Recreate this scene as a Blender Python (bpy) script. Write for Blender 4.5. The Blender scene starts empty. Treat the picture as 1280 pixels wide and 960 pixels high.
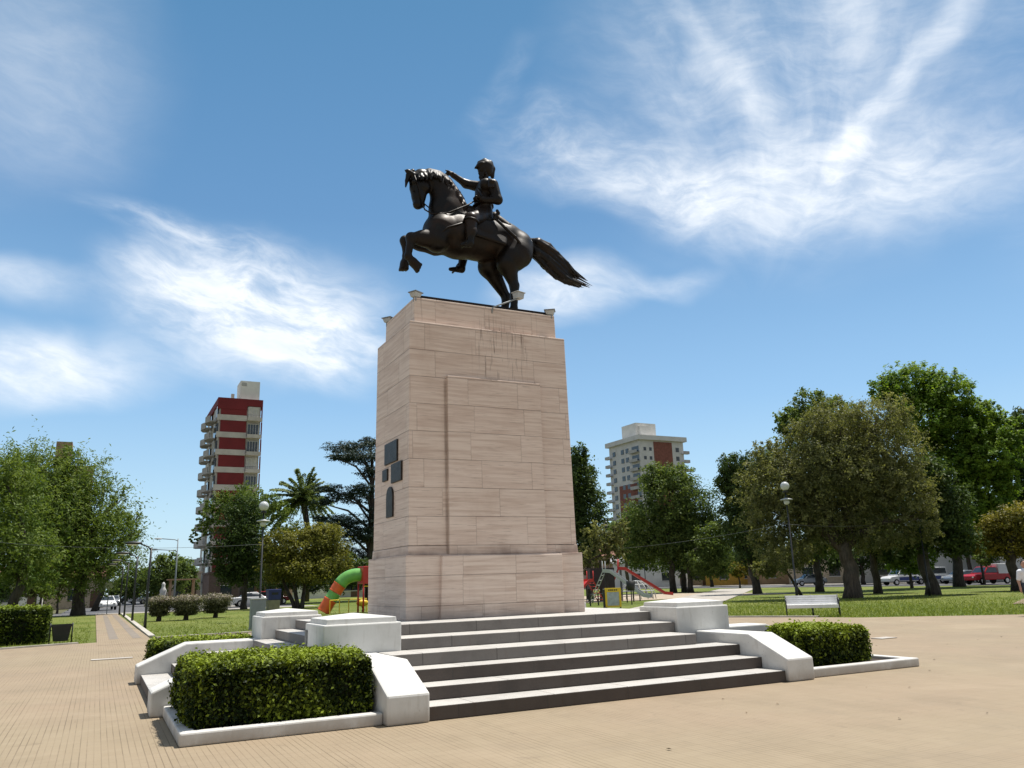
import bpy, bmesh, math, random
import numpy as np
from mathutils import Vector, Matrix
rng = np.random.default_rng(7)
random.seed(7)
PI = math.pi
R = math.radians
scn = bpy.context.scene
COL = scn.collection

# ------------------------------------------------------------------ camera
CF, CPITCH, CROLL, CYAW, CX, CY, CZ = 1005.0, 13.81, 1.77, 26.96, -6.57, -14.79, 1.6
_p, _r, _y = R(CPITCH), R(CROLL), R(CYAW)
FW = np.array([math.sin(_y)*math.cos(_p), math.cos(_y)*math.cos(_p), math.sin(_p)])
_RT = np.array([math.cos(_y), -math.sin(_y), 0.0])
_UP = np.cross(_RT, FW)
RT = math.cos(_r)*_RT - math.sin(_r)*_UP
UP = math.sin(_r)*_RT + math.cos(_r)*_UP
CC = np.array([CX, CY, CZ])
cam_d = bpy.data.cameras.new('camera')
cam = bpy.data.objects.new('camera', cam_d)
COL.objects.link(cam)
cam_d.sensor_fit = 'HORIZONTAL'
cam_d.sensor_width = 36.0
cam_d.lens = CF/1280*36.0
cam_d.clip_start, cam_d.clip_end = 0.1, 6000
cam.matrix_world = Matrix(((RT[0], UP[0], -FW[0], CX), (RT[1], UP[1], -FW[1], CY), (RT[2], UP[2], -FW[2], CZ), (0, 0, 0, 1)))
scn.camera = cam

# ------------------------------------------------------------------ light, sky, exposure
SUN_EL, SUN_AZ = 70.0, 78.0            # azimuth from +Y towards +X
SUN_STRENGTH, SKY_STRENGTH, EXPOSURE = 4.1, 0.13, 0.55
scn.view_settings.view_transform = 'Standard'
scn.view_settings.look = 'None'
scn.view_settings.gamma = 1.0
scn.view_settings.use_curve_mapping = False
scn.view_settings.exposure = EXPOSURE
sd = Vector((math.cos(R(SUN_EL))*math.sin(R(SUN_AZ)), math.cos(R(SUN_EL))*math.cos(R(SUN_AZ)), math.sin(R(SUN_EL))))
sun_d = bpy.data.lights.new('sun', 'SUN')
sun_d.energy = SUN_STRENGTH
sun_d.angle = R(0.53)
sun_d.color = (1.0, 0.95, 0.87)
sun = bpy.data.objects.new('sun', sun_d)
sun.rotation_euler = sd.to_track_quat('Z', 'Y').to_euler()
COL.objects.link(sun)

class NT:
    """small helper to write node trees"""
    def __init__(s, tree):
        s.t = tree
    def n(s, typ, **kw):
        nd = s.t.nodes.new(typ)
        for k, v in kw.items():
            setattr(nd, k, v)
        return nd
    def put(s, sock, v):
        if hasattr(v, 'is_output') or isinstance(v, bpy.types.NodeSocket):
            s.t.links.new(v, sock)
        else:
            sock.default_value = v
    def m(s, op, a, b=None, c=None, clamp=False):
        nd = s.n('ShaderNodeMath', operation=op, use_clamp=clamp)
        s.put(nd.inputs[0], a)
        if b is not None: s.put(nd.inputs[1], b)
        if c is not None: s.put(nd.inputs[2], c)
        return nd.outputs[0]
    def rng(s, v, a, b, c=0.0, d=1.0, smooth=True):
        nd = s.n('ShaderNodeMapRange', interpolation_type='SMOOTHSTEP' if smooth else 'LINEAR')
        s.put(nd.inputs[0], v)
        nd.inputs[1].default_value, nd.inputs[2].default_value = a, b
        nd.inputs[3].default_value, nd.inputs[4].default_value = c, d
        return nd.outputs[0]
    def mix(s, f, a, b, blend='MIX'):
        nd = s.n('ShaderNodeMix', data_type='RGBA', blend_type=blend)
        s.put(nd.inputs[0], f)
        s.put(nd.inputs[6], a if not isinstance(a, tuple) else tuple(a)[:3]+(1,))
        s.put(nd.inputs[7], b if not isinstance(b, tuple) else tuple(b)[:3]+(1,))
        return nd.outputs[2]
    def xyz(s, x, y, z):
        nd = s.n('ShaderNodeCombineXYZ')
        s.put(nd.inputs[0], x); s.put(nd.inputs[1], y); s.put(nd.inputs[2], z)
        return nd.outputs[0]
    def sep(s, v):
        nd = s.n('ShaderNodeSeparateXYZ')
        s.put(nd.inputs[0], v)
        return nd.outputs
    def noise(s, vec, scale, detail=4.0, rough=0.55, dist=0.0):
        nd = s.n('ShaderNodeTexNoise')
        if vec is not None: s.put(nd.inputs['Vector'], vec)
        s.put(nd.inputs['Scale'], scale)
        nd.inputs['Detail'].default_value = detail
        nd.inputs['Roughness'].default_value = rough
        nd.inputs['Distortion'].default_value = dist
        return nd.outputs[0]
    def vmul(s, v, k):
        nd = s.n('ShaderNodeVectorMath', operation='MULTIPLY')
        s.put(nd.inputs[0], v); nd.inputs[1].default_value = k
        return nd.outputs[0]

def build_world():
    w = bpy.data.worlds.new('World')
    scn.world = w
    w.use_nodes = True
    t = w.node_tree
    t.nodes.clear()
    N = NT(t)
    sky = N.n('ShaderNodeTexSky', sky_type='NISHITA')
    sky.sun_disc = False
    sky.sun_elevation = R(SUN_EL)
    sky.sun_rotation = R(SUN_AZ)
    sky.altitude = 0
    sky.air_density, sky.dust_density, sky.ozone_density = 1.0, 0.6, 1.6
    tc = N.n('ShaderNodeTexCoord')
    d = tc.outputs['Generated']
    x, y, z = N.sep(d)
    az = N.m('MULTIPLY', N.m('ARCTAN2', x, y), 180/PI)
    el = N.m('MULTIPLY', N.m('ARCSINE', z), 180/PI)
    P = N.xyz(az, el, 0.0)
    warp = N.n('ShaderNodeTexNoise')
    N.put(warp.inputs['Vector'], P); warp.inputs['Scale'].default_value = 0.11; warp.inputs['Detail'].default_value = 3
    wv = N.sep(warp.outputs['Color'])
    waz = N.m('ADD', az, N.m('MULTIPLY', N.m('SUBTRACT', wv[0], 0.5), 5.0))
    wel = N.m('ADD', el, N.m('MULTIPLY', N.m('SUBTRACT', wv[1], 0.5), 4.5))
    def blob(c, r, rot, soft=0.25):
        ca, sa = math.cos(R(rot)), math.sin(R(rot))
        da, de = N.m('SUBTRACT', waz, c[0]), N.m('SUBTRACT', wel, c[1])
        u = N.m('ADD', N.m('MULTIPLY', da, ca/r[0]), N.m('MULTIPLY', de, sa/r[0]))
        v = N.m('ADD', N.m('MULTIPLY', da, -sa/r[1]), N.m('MULTIPLY', de, ca/r[1]))
        q = N.m('SQRT', N.m('ADD', N.m('MULTIPLY', u, u), N.m('MULTIPLY', v, v)))
        return N.rng(q, 1.0, soft, 0.0, 1.0)
    # streaky textures: horizontal wisps and a fan
    sx, sy = math.cos(R(-9)), math.sin(R(-9))
    ra = N.m('ADD', N.m('MULTIPLY', waz, sx), N.m('MULTIPLY', wel, sy))
    rb = N.m('SUBTRACT', N.m('MULTIPLY', wel, sx), N.m('MULTIPLY', waz, sy))
    wisp = N.noise(N.xyz(N.m('MULTIPLY', ra, 0.13), N.m('MULTIPLY', rb, 0.30), 3.3), 1.0, 9, 0.58, 0.2)
    fine = N.noise(N.xyz(N.m('MULTIPLY', ra, 0.30), N.m('MULTIPLY', rb, 0.85), 8.1), 1.0, 9, 0.64, 0.25)
    fa, fe = N.m('SUBTRACT', az, 45.0), N.m('SUBTRACT', el, 18.0)
    ang = N.m('ARCTAN2', N.m('ADD', fa, N.m('MULTIPLY', N.m('SUBTRACT', wv[0], 0.5), 3.5)), fe)
    rad = N.m('SQRT', N.m('ADD', N.m('MULTIPLY', fa, fa), N.m('MULTIPLY', fe, fe)))
    fan = N.noise(N.xyz(N.m('ADD', N.m('MULTIPLY', ang, 2.9), N.m('MULTIPLY', rad, 0.04)), N.m('MULTIPLY', rad, 0.06), 2.7), 1.0, 6, 0.52, 0.03)
    def add(*a):
        r = a[0]
        for b in a[1:]: r = N.m('ADD', r, b)
        return r
    tex1 = N.rng(N.m('ADD', N.m('MULTIPLY', wisp, 0.62), N.m('MULTIPLY', fine, 0.38)), 0.33, 0.66)
    texf = N.rng(N.m('ADD', N.m('MULTIPLY', fan, 0.75), N.m('MULTIPLY', fine, 0.25)), 0.27, 0.74)
    k = lambda v, f: N.m('MULTIPLY', v, f)
    base = lambda b, tx, lo: N.m('MULTIPLY', b, N.m('ADD', N.m('MULTIPLY', tx, 1-lo), lo))
    back = N.m('MAXIMUM', N.rng(N.m('ABSOLUTE', N.m('SUBTRACT', az, 27.0)), 48, 95), N.rng(el, 48, 66))     # grey cloud cover added to the unseen sky to neutralise the fill light
    dens = add(
        k(base(blob((9.0, 18.8), (12.5, 6.4), -5, 0.25), tex1, 0.22), 0.95),
        k(base(blob((12.5, 16.8), (8.5, 4.2), -10, 0.2), tex1, 0.45), 0.5),
        k(base(blob((4.0, 19.8), (8.0, 3.4), -4, 0.2), tex1, 0.5), 0.45),
        k(base(blob((-5.2, 13.6), (10.5, 3.6), 3, 0.2), tex1, 0.6), 0.95),
        k(base(blob((-9.0, 19.0), (10, 1.9), -5, 0.1), tex1, 0.5), 0.5),
        k(base(blob((3.0, 23.6), (8, 1.8), -6, 0.1), tex1, 0.1), 0.5),
        k(base(blob((31.0, 20.0), (7.5, 3.0), 8, 0.1), tex1, 0.45), 0.85),
        k(base(blob((38.5, 20.6), (5, 1.2), 3, 0.1), tex1, 0.4), 0.4),
        k(base(blob((-7.0, 31.5), (11, 10), 0, 0.0), tex1, 0.7), 0.34),
        k(base(blob((52.0, 25.0), (18, 4.8), -4, 0.1), tex1, 0.45), 0.66),
        k(base(blob((39.5, 26.2), (11, 3.8), -26, 0.1), tex1, 0.35), 0.55),
        k(base(blob((49.0, 33.0), (21, 15.5), 0, 0.1), texf, 0.15), 0.72),
        k(base(blob((57.0, 30.6), (12, 1.5), 33, 0.1), texf, 0.6), 0.5),
        k(base(blob((43.5, 34.5), (9, 1.7), -60, 0.1), texf, 0.6), 0.45),
        k(base(blob((26.5, 34.5), (6, 2.0), 35, 0.0), tex1, 0.1), 0.18),
        k(base(blob((31.5, 29.8), (9, 4.0), -20, 0.1), tex1, 0.2), 0.45),
        k(base(blob((80.0, 25.0), (24, 18), 0, 0.1), tex1, 0.2), 0.5),
        k(N.m('MULTIPLY', back, N.m('ADD', 0.6, N.m('MULTIPLY', tex1, 0.4))), 0.85),
    )
    dens = N.m('MINIMUM', dens, 0.93)
    hs = N.n('ShaderNodeHueSaturation')
    hs.inputs['Saturation'].default_value = 1.12
    hs.inputs['Value'].default_value = 1.0
    N.put(hs.inputs['Color'], sky.outputs[0])
    ramp = N.n('ShaderNodeValToRGB')
    N.put(ramp.inputs[0], N.m('DIVIDE', el, 60.0, clamp=True))
    cr = ramp.color_ramp
    stops = [(p_, tuple(0.88*q_ for q_ in c_)) for p_, c_ in [(0.0, (3.5, 4.7, 5.5)), (0.08, (2.95, 4.4, 5.5)), (0.2, (1.85, 3.3, 4.95)), (0.42, (0.78, 1.84, 3.3)), (0.65, (0.47, 1.48, 2.68)), (1.0, (0.45, 1.3, 2.6))]]
    while len(cr.elements) < len(stops): cr.elements.new(0.5)
    for e_, (p_, c_) in zip(cr.elements, stops):
        e_.position = p_; e_.color = c_+(1,)
    skyc = N.mix(0.8, hs.outputs[0], ramp.outputs[0])
    cl = N.mix(N.rng(fine, 0.3, 0.7), (4.8, 5.2, 5.7), (5.7, 5.9, 6.1))
    cl = N.mix(back, cl, (2.5, 2.5, 2.45))
    c = N.mix(dens, skyc, cl)
    bg = N.n('ShaderNodeBackground')
    N.put(bg.inputs[0], c)
    bg.inputs[1].default_value = SKY_STRENGTH
    out = N.n('ShaderNodeOutputWorld')
    t.links.new(bg.outputs[0], out.inputs[0])
build_world()
cy = scn.cycles
cy.max_bounces, cy.diffuse_bounces, cy.glossy_bounces, cy.transmission_bounces, cy.transparent_max_bounces = 6, 4, 3, 3, 6
cy.caustics_reflective = cy.caustics_refractive = False
cy.use_denoising = True
cy.sample_clamp_indirect = 6.0

# ------------------------------------------------------------------ helpers
def ray(u, v):
    return FW + RT*(u-640)/CF - UP*(v-480)/CF
def gnd(u, v, z=0.0):
    d = ray(u, v); return CC + d*(z-CZ)/d[2]
def aty(u, v, y):
    d = ray(u, v); return CC + d*(y-CC[1])/d[1]
def atd(u, v, D):
    d = ray(u, v); return CC + d*D/math.hypot(d[0], d[1])
def pxm(P):
    return float((np.array(P)-CC) @ FW)/CF      # metres per photo pixel at P

def tag(o, label=None, cat=None, group=None, kind=None):
    if label: o['label'] = label
    if cat: o['category'] = cat
    if group: o['group'] = group
    if kind: o['kind'] = kind
    return o
def thing(name, label, cat, loc=(0, 0, 0), rz=0.0, group=None):
    o = bpy.data.objects.new(name, None)
    o.empty_display_size = 0.2
    COL.objects.link(o)
    o.location = loc; o.rotation_euler = (0, 0, rz)
    return tag(o, label, cat, group)
def copy_tree(o, parent=None):
    c = o.copy(); COL.objects.link(c)
    c.parent = parent
    for ch in o.children:
        copy_tree(ch, c)
    return c

class MB:
    def __init__(s):
        s.v, s.f, s.mi = [], [], []
    def add(s, vs, fs, mi=0):
        b = len(s.v)
        s.v.extend([tuple(map(float, p)) for p in vs])
        s.f.extend([tuple(i+b for i in f) for f in fs])
        s.mi.extend([mi]*len(fs))
        return s
    def box(s, x0, y0, z0, x1, y1, z1, mi=0):
        vs = [(x0, y0, z0), (x1, y0, z0), (x1, y1, z0), (x0, y1, z0), (x0, y0, z1), (x1, y0, z1), (x1, y1, z1), (x0, y1, z1)]
        return s.add(vs, [(0, 3, 2, 1), (4, 5, 6, 7), (0, 1, 5, 4), (1, 2, 6, 5), (2, 3, 7, 6), (3, 0, 4, 7)], mi)
    def frus(s, b, t, z0, z1, mi=0):
        (x0, y0, x1, y1), (X0, Y0, X1, Y1) = b, t
        vs = [(x0, y0, z0), (x1, y0, z0), (x1, y1, z0), (x0, y1, z0), (X0, Y0, z1), (X1, Y0, z1), (X1, Y1, z1), (X0, Y1, z1)]
        return s.add(vs, [(0, 3, 2, 1), (4, 5, 6, 7), (0, 1, 5, 4), (1, 2, 6, 5), (2, 3, 7, 6), (3, 0, 4, 7)], mi)
    def prism(s, poly, axis, a, b, mi=0):
        """poly (p,q) extruded along axis from a to b; axis 'x': (y,z), 'y': (x,z), 'z': (x,y)"""
        f = {'x': lambda p, q, w: (w, p, q), 'y': lambda p, q, w: (p, w, q), 'z': lambda p, q, w: (p, q, w)}[axis]
        n = len(poly)
        vs = [f(p, q, a) for p, q in poly]+[f(p, q, b) for p, q in poly]
        fs = [tuple(range(n)), tuple(range(2*n-1, n-1, -1))]+[(i, i+n, (i+1) % n+n, (i+1) % n) for i in range(n)]
        return s.add(vs, fs, mi)
    def tube(s, pts, rad, n=8, mi=0, cap=True):
        pts = [Vector(p) for p in pts]
        if not hasattr(rad, '__len__'): rad = [rad]*len(pts)
        vs, fs = [], []
        t0 = (pts[1]-pts[0]).normalized()
        a = Vector((0, 0, 1)) if abs(t0.z) < 0.9 else Vector((1, 0, 0))
        a = (a-t0*a.dot(t0)).normalized()
        for i, p in enumerate(pts):
            t = (pts[min(i+1, len(pts)-1)]-pts[max(i-1, 0)]).normalized()
            a = (a-t*a.dot(t)).normalized()
            b = t.cross(a)
            for k in range(n):
                w = 2*PI*k/n
                vs.append(p+(a*math.cos(w)+b*math.sin(w))*rad[i])
        for i in range(len(pts)-1):
            for k in range(n):
                fs.append((i*n+k, i*n+(k+1) % n, (i+1)*n+(k+1) % n, (i+1)*n+k))
        if cap:
            fs.append(tuple(range(n-1, -1, -1)))
            fs.append(tuple((len(pts)-1)*n+k for k in range(n)))
        return s.add(vs, fs, mi)
    def lathe(s, prof, n=16, c=(0, 0, 0), mi=0):
        vs, fs = [], []
        for r, z in prof:
            for k in range(n):
                w = 2*PI*k/n
                vs.append((c[0]+r*math.cos(w), c[1]+r*math.sin(w), c[2]+z))
        for i in range(len(prof)-1):
            for k in range(n):
                fs.append((i*n+k, i*n+(k+1) % n, (i+1)*n+(k+1) % n, (i+1)*n+k))
        fs.append(tuple(range(n-1, -1, -1))); fs.append(tuple((len(prof)-1)*n+k for k in range(n)))
        return s.add(vs, fs, mi)
    def ball(s, c, r, n=14, mi=0):
        rr = r if hasattr(r, '__len__') else (r, r, r)
        prof = [(max(1e-3, math.sin(PI*i/n)), -math.cos(PI*i/n)) for i in range(n+1)]
        b = len(s.v)
        s.lathe(prof, n+2, (0, 0, 0), mi)
        for i in range(b, len(s.v)):
            p = s.v[i]; s.v[i] = (c[0]+p[0]*rr[0], c[1]+p[1]*rr[1], c[2]+p[2]*rr[2])
        return s
    def rot(s, rz, loc=(0, 0, 0), start=0):
        ca, sa = math.cos(rz), math.sin(rz)
        for i in range(start, len(s.v)):
            x, y, z = s.v[i]; s.v[i] = (ca*x-sa*y+loc[0], sa*x+ca*y+loc[1], z+loc[2])
        return s
    def build(s, name, mats, parent=None, smooth=False, bevel=0.0, seg=2):
        me = bpy.data.meshes.new(name)
        me.from_pydata(s.v, [], s.f)
        for m in (mats if isinstance(mats, (list, tuple)) else [mats]): me.materials.append(m)
        me.polygons.foreach_set('material_index', s.mi)
        bm = bmesh.new(); bm.from_mesh(me)
        bmesh.ops.recalc_face_normals(bm, faces=bm.faces)
        bm.to_mesh(me); bm.free()
        if smooth:
            me.polygons.foreach_set('use_smooth', [True]*len(me.polygons))
        o = bpy.data.objects.new(name, me); COL.objects.link(o)
        if parent is not None: o.parent = parent
        if bevel:
            md = o.modifiers.new('bevel', 'BEVEL'); md.width = bevel; md.segments = seg; md.limit_method = 'ANGLE'; md.angle_limit = R(40)
        return o

def np_mesh(name, V, F, mat, parent=None, tint=None, smooth=False):
    me = bpy.data.meshes.new(name)
    V = np.ascontiguousarray(V, dtype=np.float32); F = np.ascontiguousarray(F, dtype=np.int32)
    k = F.shape[1]
    me.vertices.add(len(V)); me.vertices.foreach_set('co', V.ravel())
    me.loops.add(F.size); me.loops.foreach_set('vertex_index', F.ravel())
    me.polygons.add(len(F)); me.polygons.foreach_set('loop_start', np.arange(0, F.size, k, dtype=np.int32))
    if smooth: me.polygons.foreach_set('use_smooth', np.ones(len(F), dtype=bool))
    if tint is not None:
        a = me.attributes.new('tint', 'FLOAT', 'POINT'); a.data.foreach_set('value', np.ascontiguousarray(tint, dtype=np.float32))
    me.update(calc_edges=True)
    me.materials.append(mat)
    o = bpy.data.objects.new(name, me); COL.objects.link(o)
    if parent is not None: o.parent = parent
    return o

# ------------------------------------------------------------------ materials
def base_mat(name):
    m = bpy.data.materials.new(name); m.use_nodes = True
    t = m.node_tree; t.nodes.clear()
    N = NT(t)
    b = N.n('ShaderNodeBsdfPrincipled'); o = N.n('ShaderNodeOutputMaterial')
    t.links.new(b.outputs[0], o.inputs[0])
    return m, N, b, o
def plain(name, c, rough=0.6, metal=0.0, var=0.12, scale=3.0, bump=0.0, bscale=40.0, spec=0.4):
    m, N, b, o = base_mat(name)
    tc = N.n('ShaderNodeTexCoord').outputs['Object']
    n = N.noise(tc, scale, 6, 0.6)
    lo = tuple(x*(1-var) for x in c); hi = tuple(min(1, x*(1+var)) for x in c)
    N.put(b.inputs['Base Color'], N.mix(N.rng(n, 0.3, 0.7), lo, hi))
    b.inputs['Roughness'].default_value = rough; b.inputs['Metallic'].default_value = metal
    b.inputs['Specular IOR Level'].default_value = spec
    if bump:
        bp = N.n('ShaderNodeBump'); bp.inputs['Strength'].default_value = bump; bp.inputs['Distance'].default_value = 0.01
        N.put(bp.inputs['Height'], N.noise(tc, bscale, 5, 0.6)); N.put(b.inputs['Normal'], bp.outputs[0])
    return m
def leafmat(name, a, c, trans=0.3, rough=0.55):
    m, N, b, o = base_mat(name)
    at = N.n('ShaderNodeAttribute', attribute_name='tint')
    col = N.mix(at.outputs['Fac'], a, c)
    N.put(b.inputs['Base Color'], col)
    b.inputs['Roughness'].default_value = rough; b.inputs['Specular IOR Level'].default_value = 0.14
    tr = N.n('ShaderNodeBsdfTranslucent')
    tcx = N.mix(1.0, col, (1.25, 1.25, 0.55), 'MULTIPLY'); N.put(tr.inputs[0], tcx)
    mx = N.n('ShaderNodeMixShader'); mx.inputs[0].default_value = trans
    N.t.links.new(b.outputs[0], mx.inputs[1]); N.t.links.new(tr.outputs[0], mx.inputs[2])
    N.t.links.new(mx.outputs[0], o.inputs[0])
    return m

def mat_travertine():
    m, N, b, o = base_mat('travertine')
    tc = N.n('ShaderNodeTexCoord').outputs['Object']
    x, y, z = N.sep(tc)
    u = N.m('ADD', x, N.m('MULTIPLY', y, 0.83))
    # courses of 0.522 m, joint grid starts at z=2.27
    row = N.m('DIVIDE', N.m('SUBTRACT', z, 2.27-0.5205*8), 0.5205)
    ri = N.m('FLOOR', row); rf = N.m('FRACT', row)
    off = N.m('FRACT', N.m('MULTIPLY', N.m('SINE', N.m('MULTIPLY', ri, 12.99)), 43.7))
    colx = N.m('ADD', N.m('DIVIDE', u, 1.06), off)
    cfx = N.m('FRACT', colx)
    ej = N.m('MINIMUM', N.m('MULTIPLY', N.m('MINIMUM', cfx, N.m('SUBTRACT', 1.0, cfx)), 0.93), N.m('MULTIPLY', N.m('MINIMUM', rf, N.m('SUBTRACT', 1.0, rf)), 0.5205))
    eh = N.m('MULTIPLY', N.m('MINIMUM', rf, N.m('SUBTRACT', 1.0, rf)), 0.5205)
    joint = N.m('MULTIPLY', N.rng(ej, 0.002, 0.009, 1.0, 0.0), N.m('ADD', 0.45, N.m('MULTIPLY', N.rng(eh, 0.012, 0.004), 0.55)))
    wn = N.n('ShaderNodeTexWhiteNoise', noise_dimensions='2D')
    N.put(wn.inputs['Vector'], N.xyz(N.m('FLOOR', colx), ri, 0.0))
    tone = wn.outputs['Value']
    vz = N.m('ADD', z, N.m('MULTIPLY', tone, 7.0))
    st = N.noise(N.xyz(N.m('MULTIPLY', u, 0.9), N.m('MULTIPLY', u, 0.2), N.m('MULTIPLY', vz, 19.0)), 1.0, 7, 0.65, 0.35)
    st2 = N.noise(N.xyz(N.m('MULTIPLY', u, 1.6), 4.0, N.m('MULTIPLY', vz, 42.0)), 1.0, 5, 0.65, 0.1)
    big = N.noise(N.vmul(tc, (1.0, 1.0, 0.6)), 1.1, 5, 0.6)
    c = N.mix(N.rng(st, 0.32, 0.62), (0.56, 0.43, 0.355), (0.73, 0.605, 0.52))
    c = N.mix(N.m('MULTIPLY', N.rng(st2, 0.56, 0.68), N.m('ADD', 0.25, N.m('MULTIPLY', tone, 0.65))), c, (0.21, 0.145, 0.115))
    c = N.mix(N.m('MULTIPLY', tone, 0.6), c, N.mix(0.45, c, (0.74, 0.60, 0.52)))
    c = N.mix(N.m('MULTIPLY', N.rng(big, 0.5, 0.8), 0.35), c, (0.45, 0.32, 0.25))
    # rust and dirt runs
    runs = N.noise(N.xyz(N.m('MULTIPLY', u, 9.0), 2.0, N.m('MULTIPLY', z, 0.35)), 1.0, 4, 0.6, 0.1)
    rmask = N.m('MULTIPLY', N.rng(runs, 0.60, 0.74), N.m('MAXIMUM', N.rng(z, 5.2, 6.6), N.rng(z, 1.9, 1.0)))
    c = N.mix(N.m('MULTIPLY', rmask, 0.55), c, (0.16, 0.105, 0.08))
    c = N.mix(N.m('MULTIPLY', N.m('MULTIPLY', N.rng(z, 2.36, 2.14), N.rng(z, 2.06, 2.1)), N.m('MULTIPLY', N.m('ADD', 0.12, N.rng(big, 0.4, 0.7)), 0.6)), c, (0.22, 0.15, 0.13))
    c = N.mix(N.m('MULTIPLY', N.m('MULTIPLY', N.rng(z, 1.35, 1.02), N.rng(big, 0.35, 0.65)), 0.5), c, (0.2, 0.165, 0.15))
    # long drip stains below the horse
    dr = N.noise(N.xyz(N.m('MULTIPLY', u, 26.0), 1.0, N.m('MULTIPLY', z, 1.1)), 1.0, 5, 0.6, 0.5)
    dm = N.m('MULTIPLY', N.m('MULTIPLY', N.rng(N.m('ABSOLUTE', N.m('SUBTRACT', N.m('ADD', x, 0.0), 0.25)), 0.65, 0.35), N.rng(z, 5.35, 5.6)), N.rng(z, 7.0, 6.3))
    dm = N.m('MULTIPLY', dm, N.rng(y, 0.0, -0.5))
    c = N.mix(N.m('MULTIPLY', N.m('MULTIPLY', dm, N.rng(dr, 0.54, 0.62)), 0.75), c, (0.13, 0.085, 0.065))
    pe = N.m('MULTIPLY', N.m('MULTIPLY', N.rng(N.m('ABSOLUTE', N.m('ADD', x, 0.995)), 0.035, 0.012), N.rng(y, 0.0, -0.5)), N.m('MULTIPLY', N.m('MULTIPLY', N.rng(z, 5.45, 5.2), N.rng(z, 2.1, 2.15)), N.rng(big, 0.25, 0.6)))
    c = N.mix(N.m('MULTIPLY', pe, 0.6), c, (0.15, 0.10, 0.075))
    c = N.mix(N.m('MULTIPLY', joint, N.m('ADD', 0.3, N.m('MULTIPLY', N.rng(big, 0.3, 0.65), 0.45))), c, (0.15, 0.105, 0.085))
    N.put(b.inputs['Base Color'], c)
    b.inputs['Roughness'].default_value = 0.62; b.inputs['Specular IOR Level'].default_value = 0.3
    h = N.m('SUBTRACT', N.m('ADD', N.m('MULTIPLY', st2, -0.5), N.m('MULTIPLY', st, 0.3)), N.m('MULTIPLY', joint, 1.2))
    bp = N.n('ShaderNodeBump'); bp.inputs['Strength'].default_value = 0.5; bp.inputs['Distance'].default_value = 0.01
    N.put(bp.inputs['Height'], h); N.put(b.inputs['Normal'], bp.outputs[0])
    return m
def mat_granite(name, c, jw=1.15, stain=0.3):
    m, N, b, o = base_mat(name)
    tc = N.n('ShaderNodeTexCoord').outputs['Object']
    x, y, z = N.sep(tc)
    sp = N.noise(tc, 130.0, 3, 0.7); bg = N.noise(tc, 2.0, 6, 0.6); md = N.noise(N.vmul(tc, (3, 3, 0.8)), 3.0, 5, 0.6)
    row = N.m('FLOOR', N.m('DIVIDE', N.m('ADD', z, -0.01), 0.167))
    uu = N.m('ADD', N.m('DIVIDE', x, jw), N.m('MULTIPLY', row, 0.37))
    vv = N.m('ADD', N.m('DIVIDE', y, jw), N.m('MULTIPLY', row, 0.41))
    fx = N.m('FRACT', uu); fy = N.m('FRACT', vv)
    gx = N.m('MINIMUM', fx, N.m('SUBTRACT', 1.0, fx)); gy = N.m('MINIMUM', fy, N.m('SUBTRACT', 1.0, fy))
    j = N.rng(N.m('MINIMUM', gx, gy), 0.003, 0.008, 1.0, 0.0)
    wn = N.n('ShaderNodeTexWhiteNoise', noise_dimensions='3D')
    N.put(wn.inputs['Vector'], N.xyz(N.m('FLOOR', uu), N.m('FLOOR', vv), row))
    cc = N.mix(N.rng(sp, 0.3, 0.7), tuple(v*0.75 for v in c), tuple(min(1, v*1.2) for v in c))
    cc = N.mix(N.m('MULTIPLY', wn.outputs['Value'], 0.3), cc, tuple(v*0.7 for v in c))
    cc = N.mix(N.m('MULTIPLY', N.rng(bg, 0.45, 0.75), stain), cc, tuple(v*0.5 for v in c))
    cc = N.mix(N.m('MULTIPLY', N.rng(md, 0.55, 0.75), stain*0.8), cc, (c[0]*0.75, c[1]*0.6, c[2]*0.5))
    cc = N.mix(N.m('MULTIPLY', j, 0.7), cc, (0.05, 0.045, 0.04))
    N.put(b.inputs['Base Color'], cc); b.inputs['Roughness'].default_value = 0.7
    bp = N.n('ShaderNodeBump'); bp.inputs['Strength'].default_value = 0.35; bp.inputs['Distance'].default_value = 0.006
    N.put(bp.inputs['Height'], N.m('SUBTRACT', N.m('ADD', N.m('MULTIPLY', sp, 0.3), bg), N.m('MULTIPLY', j, 1.5))); N.put(b.inputs['Normal'], bp.outputs[0])
    return m
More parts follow.
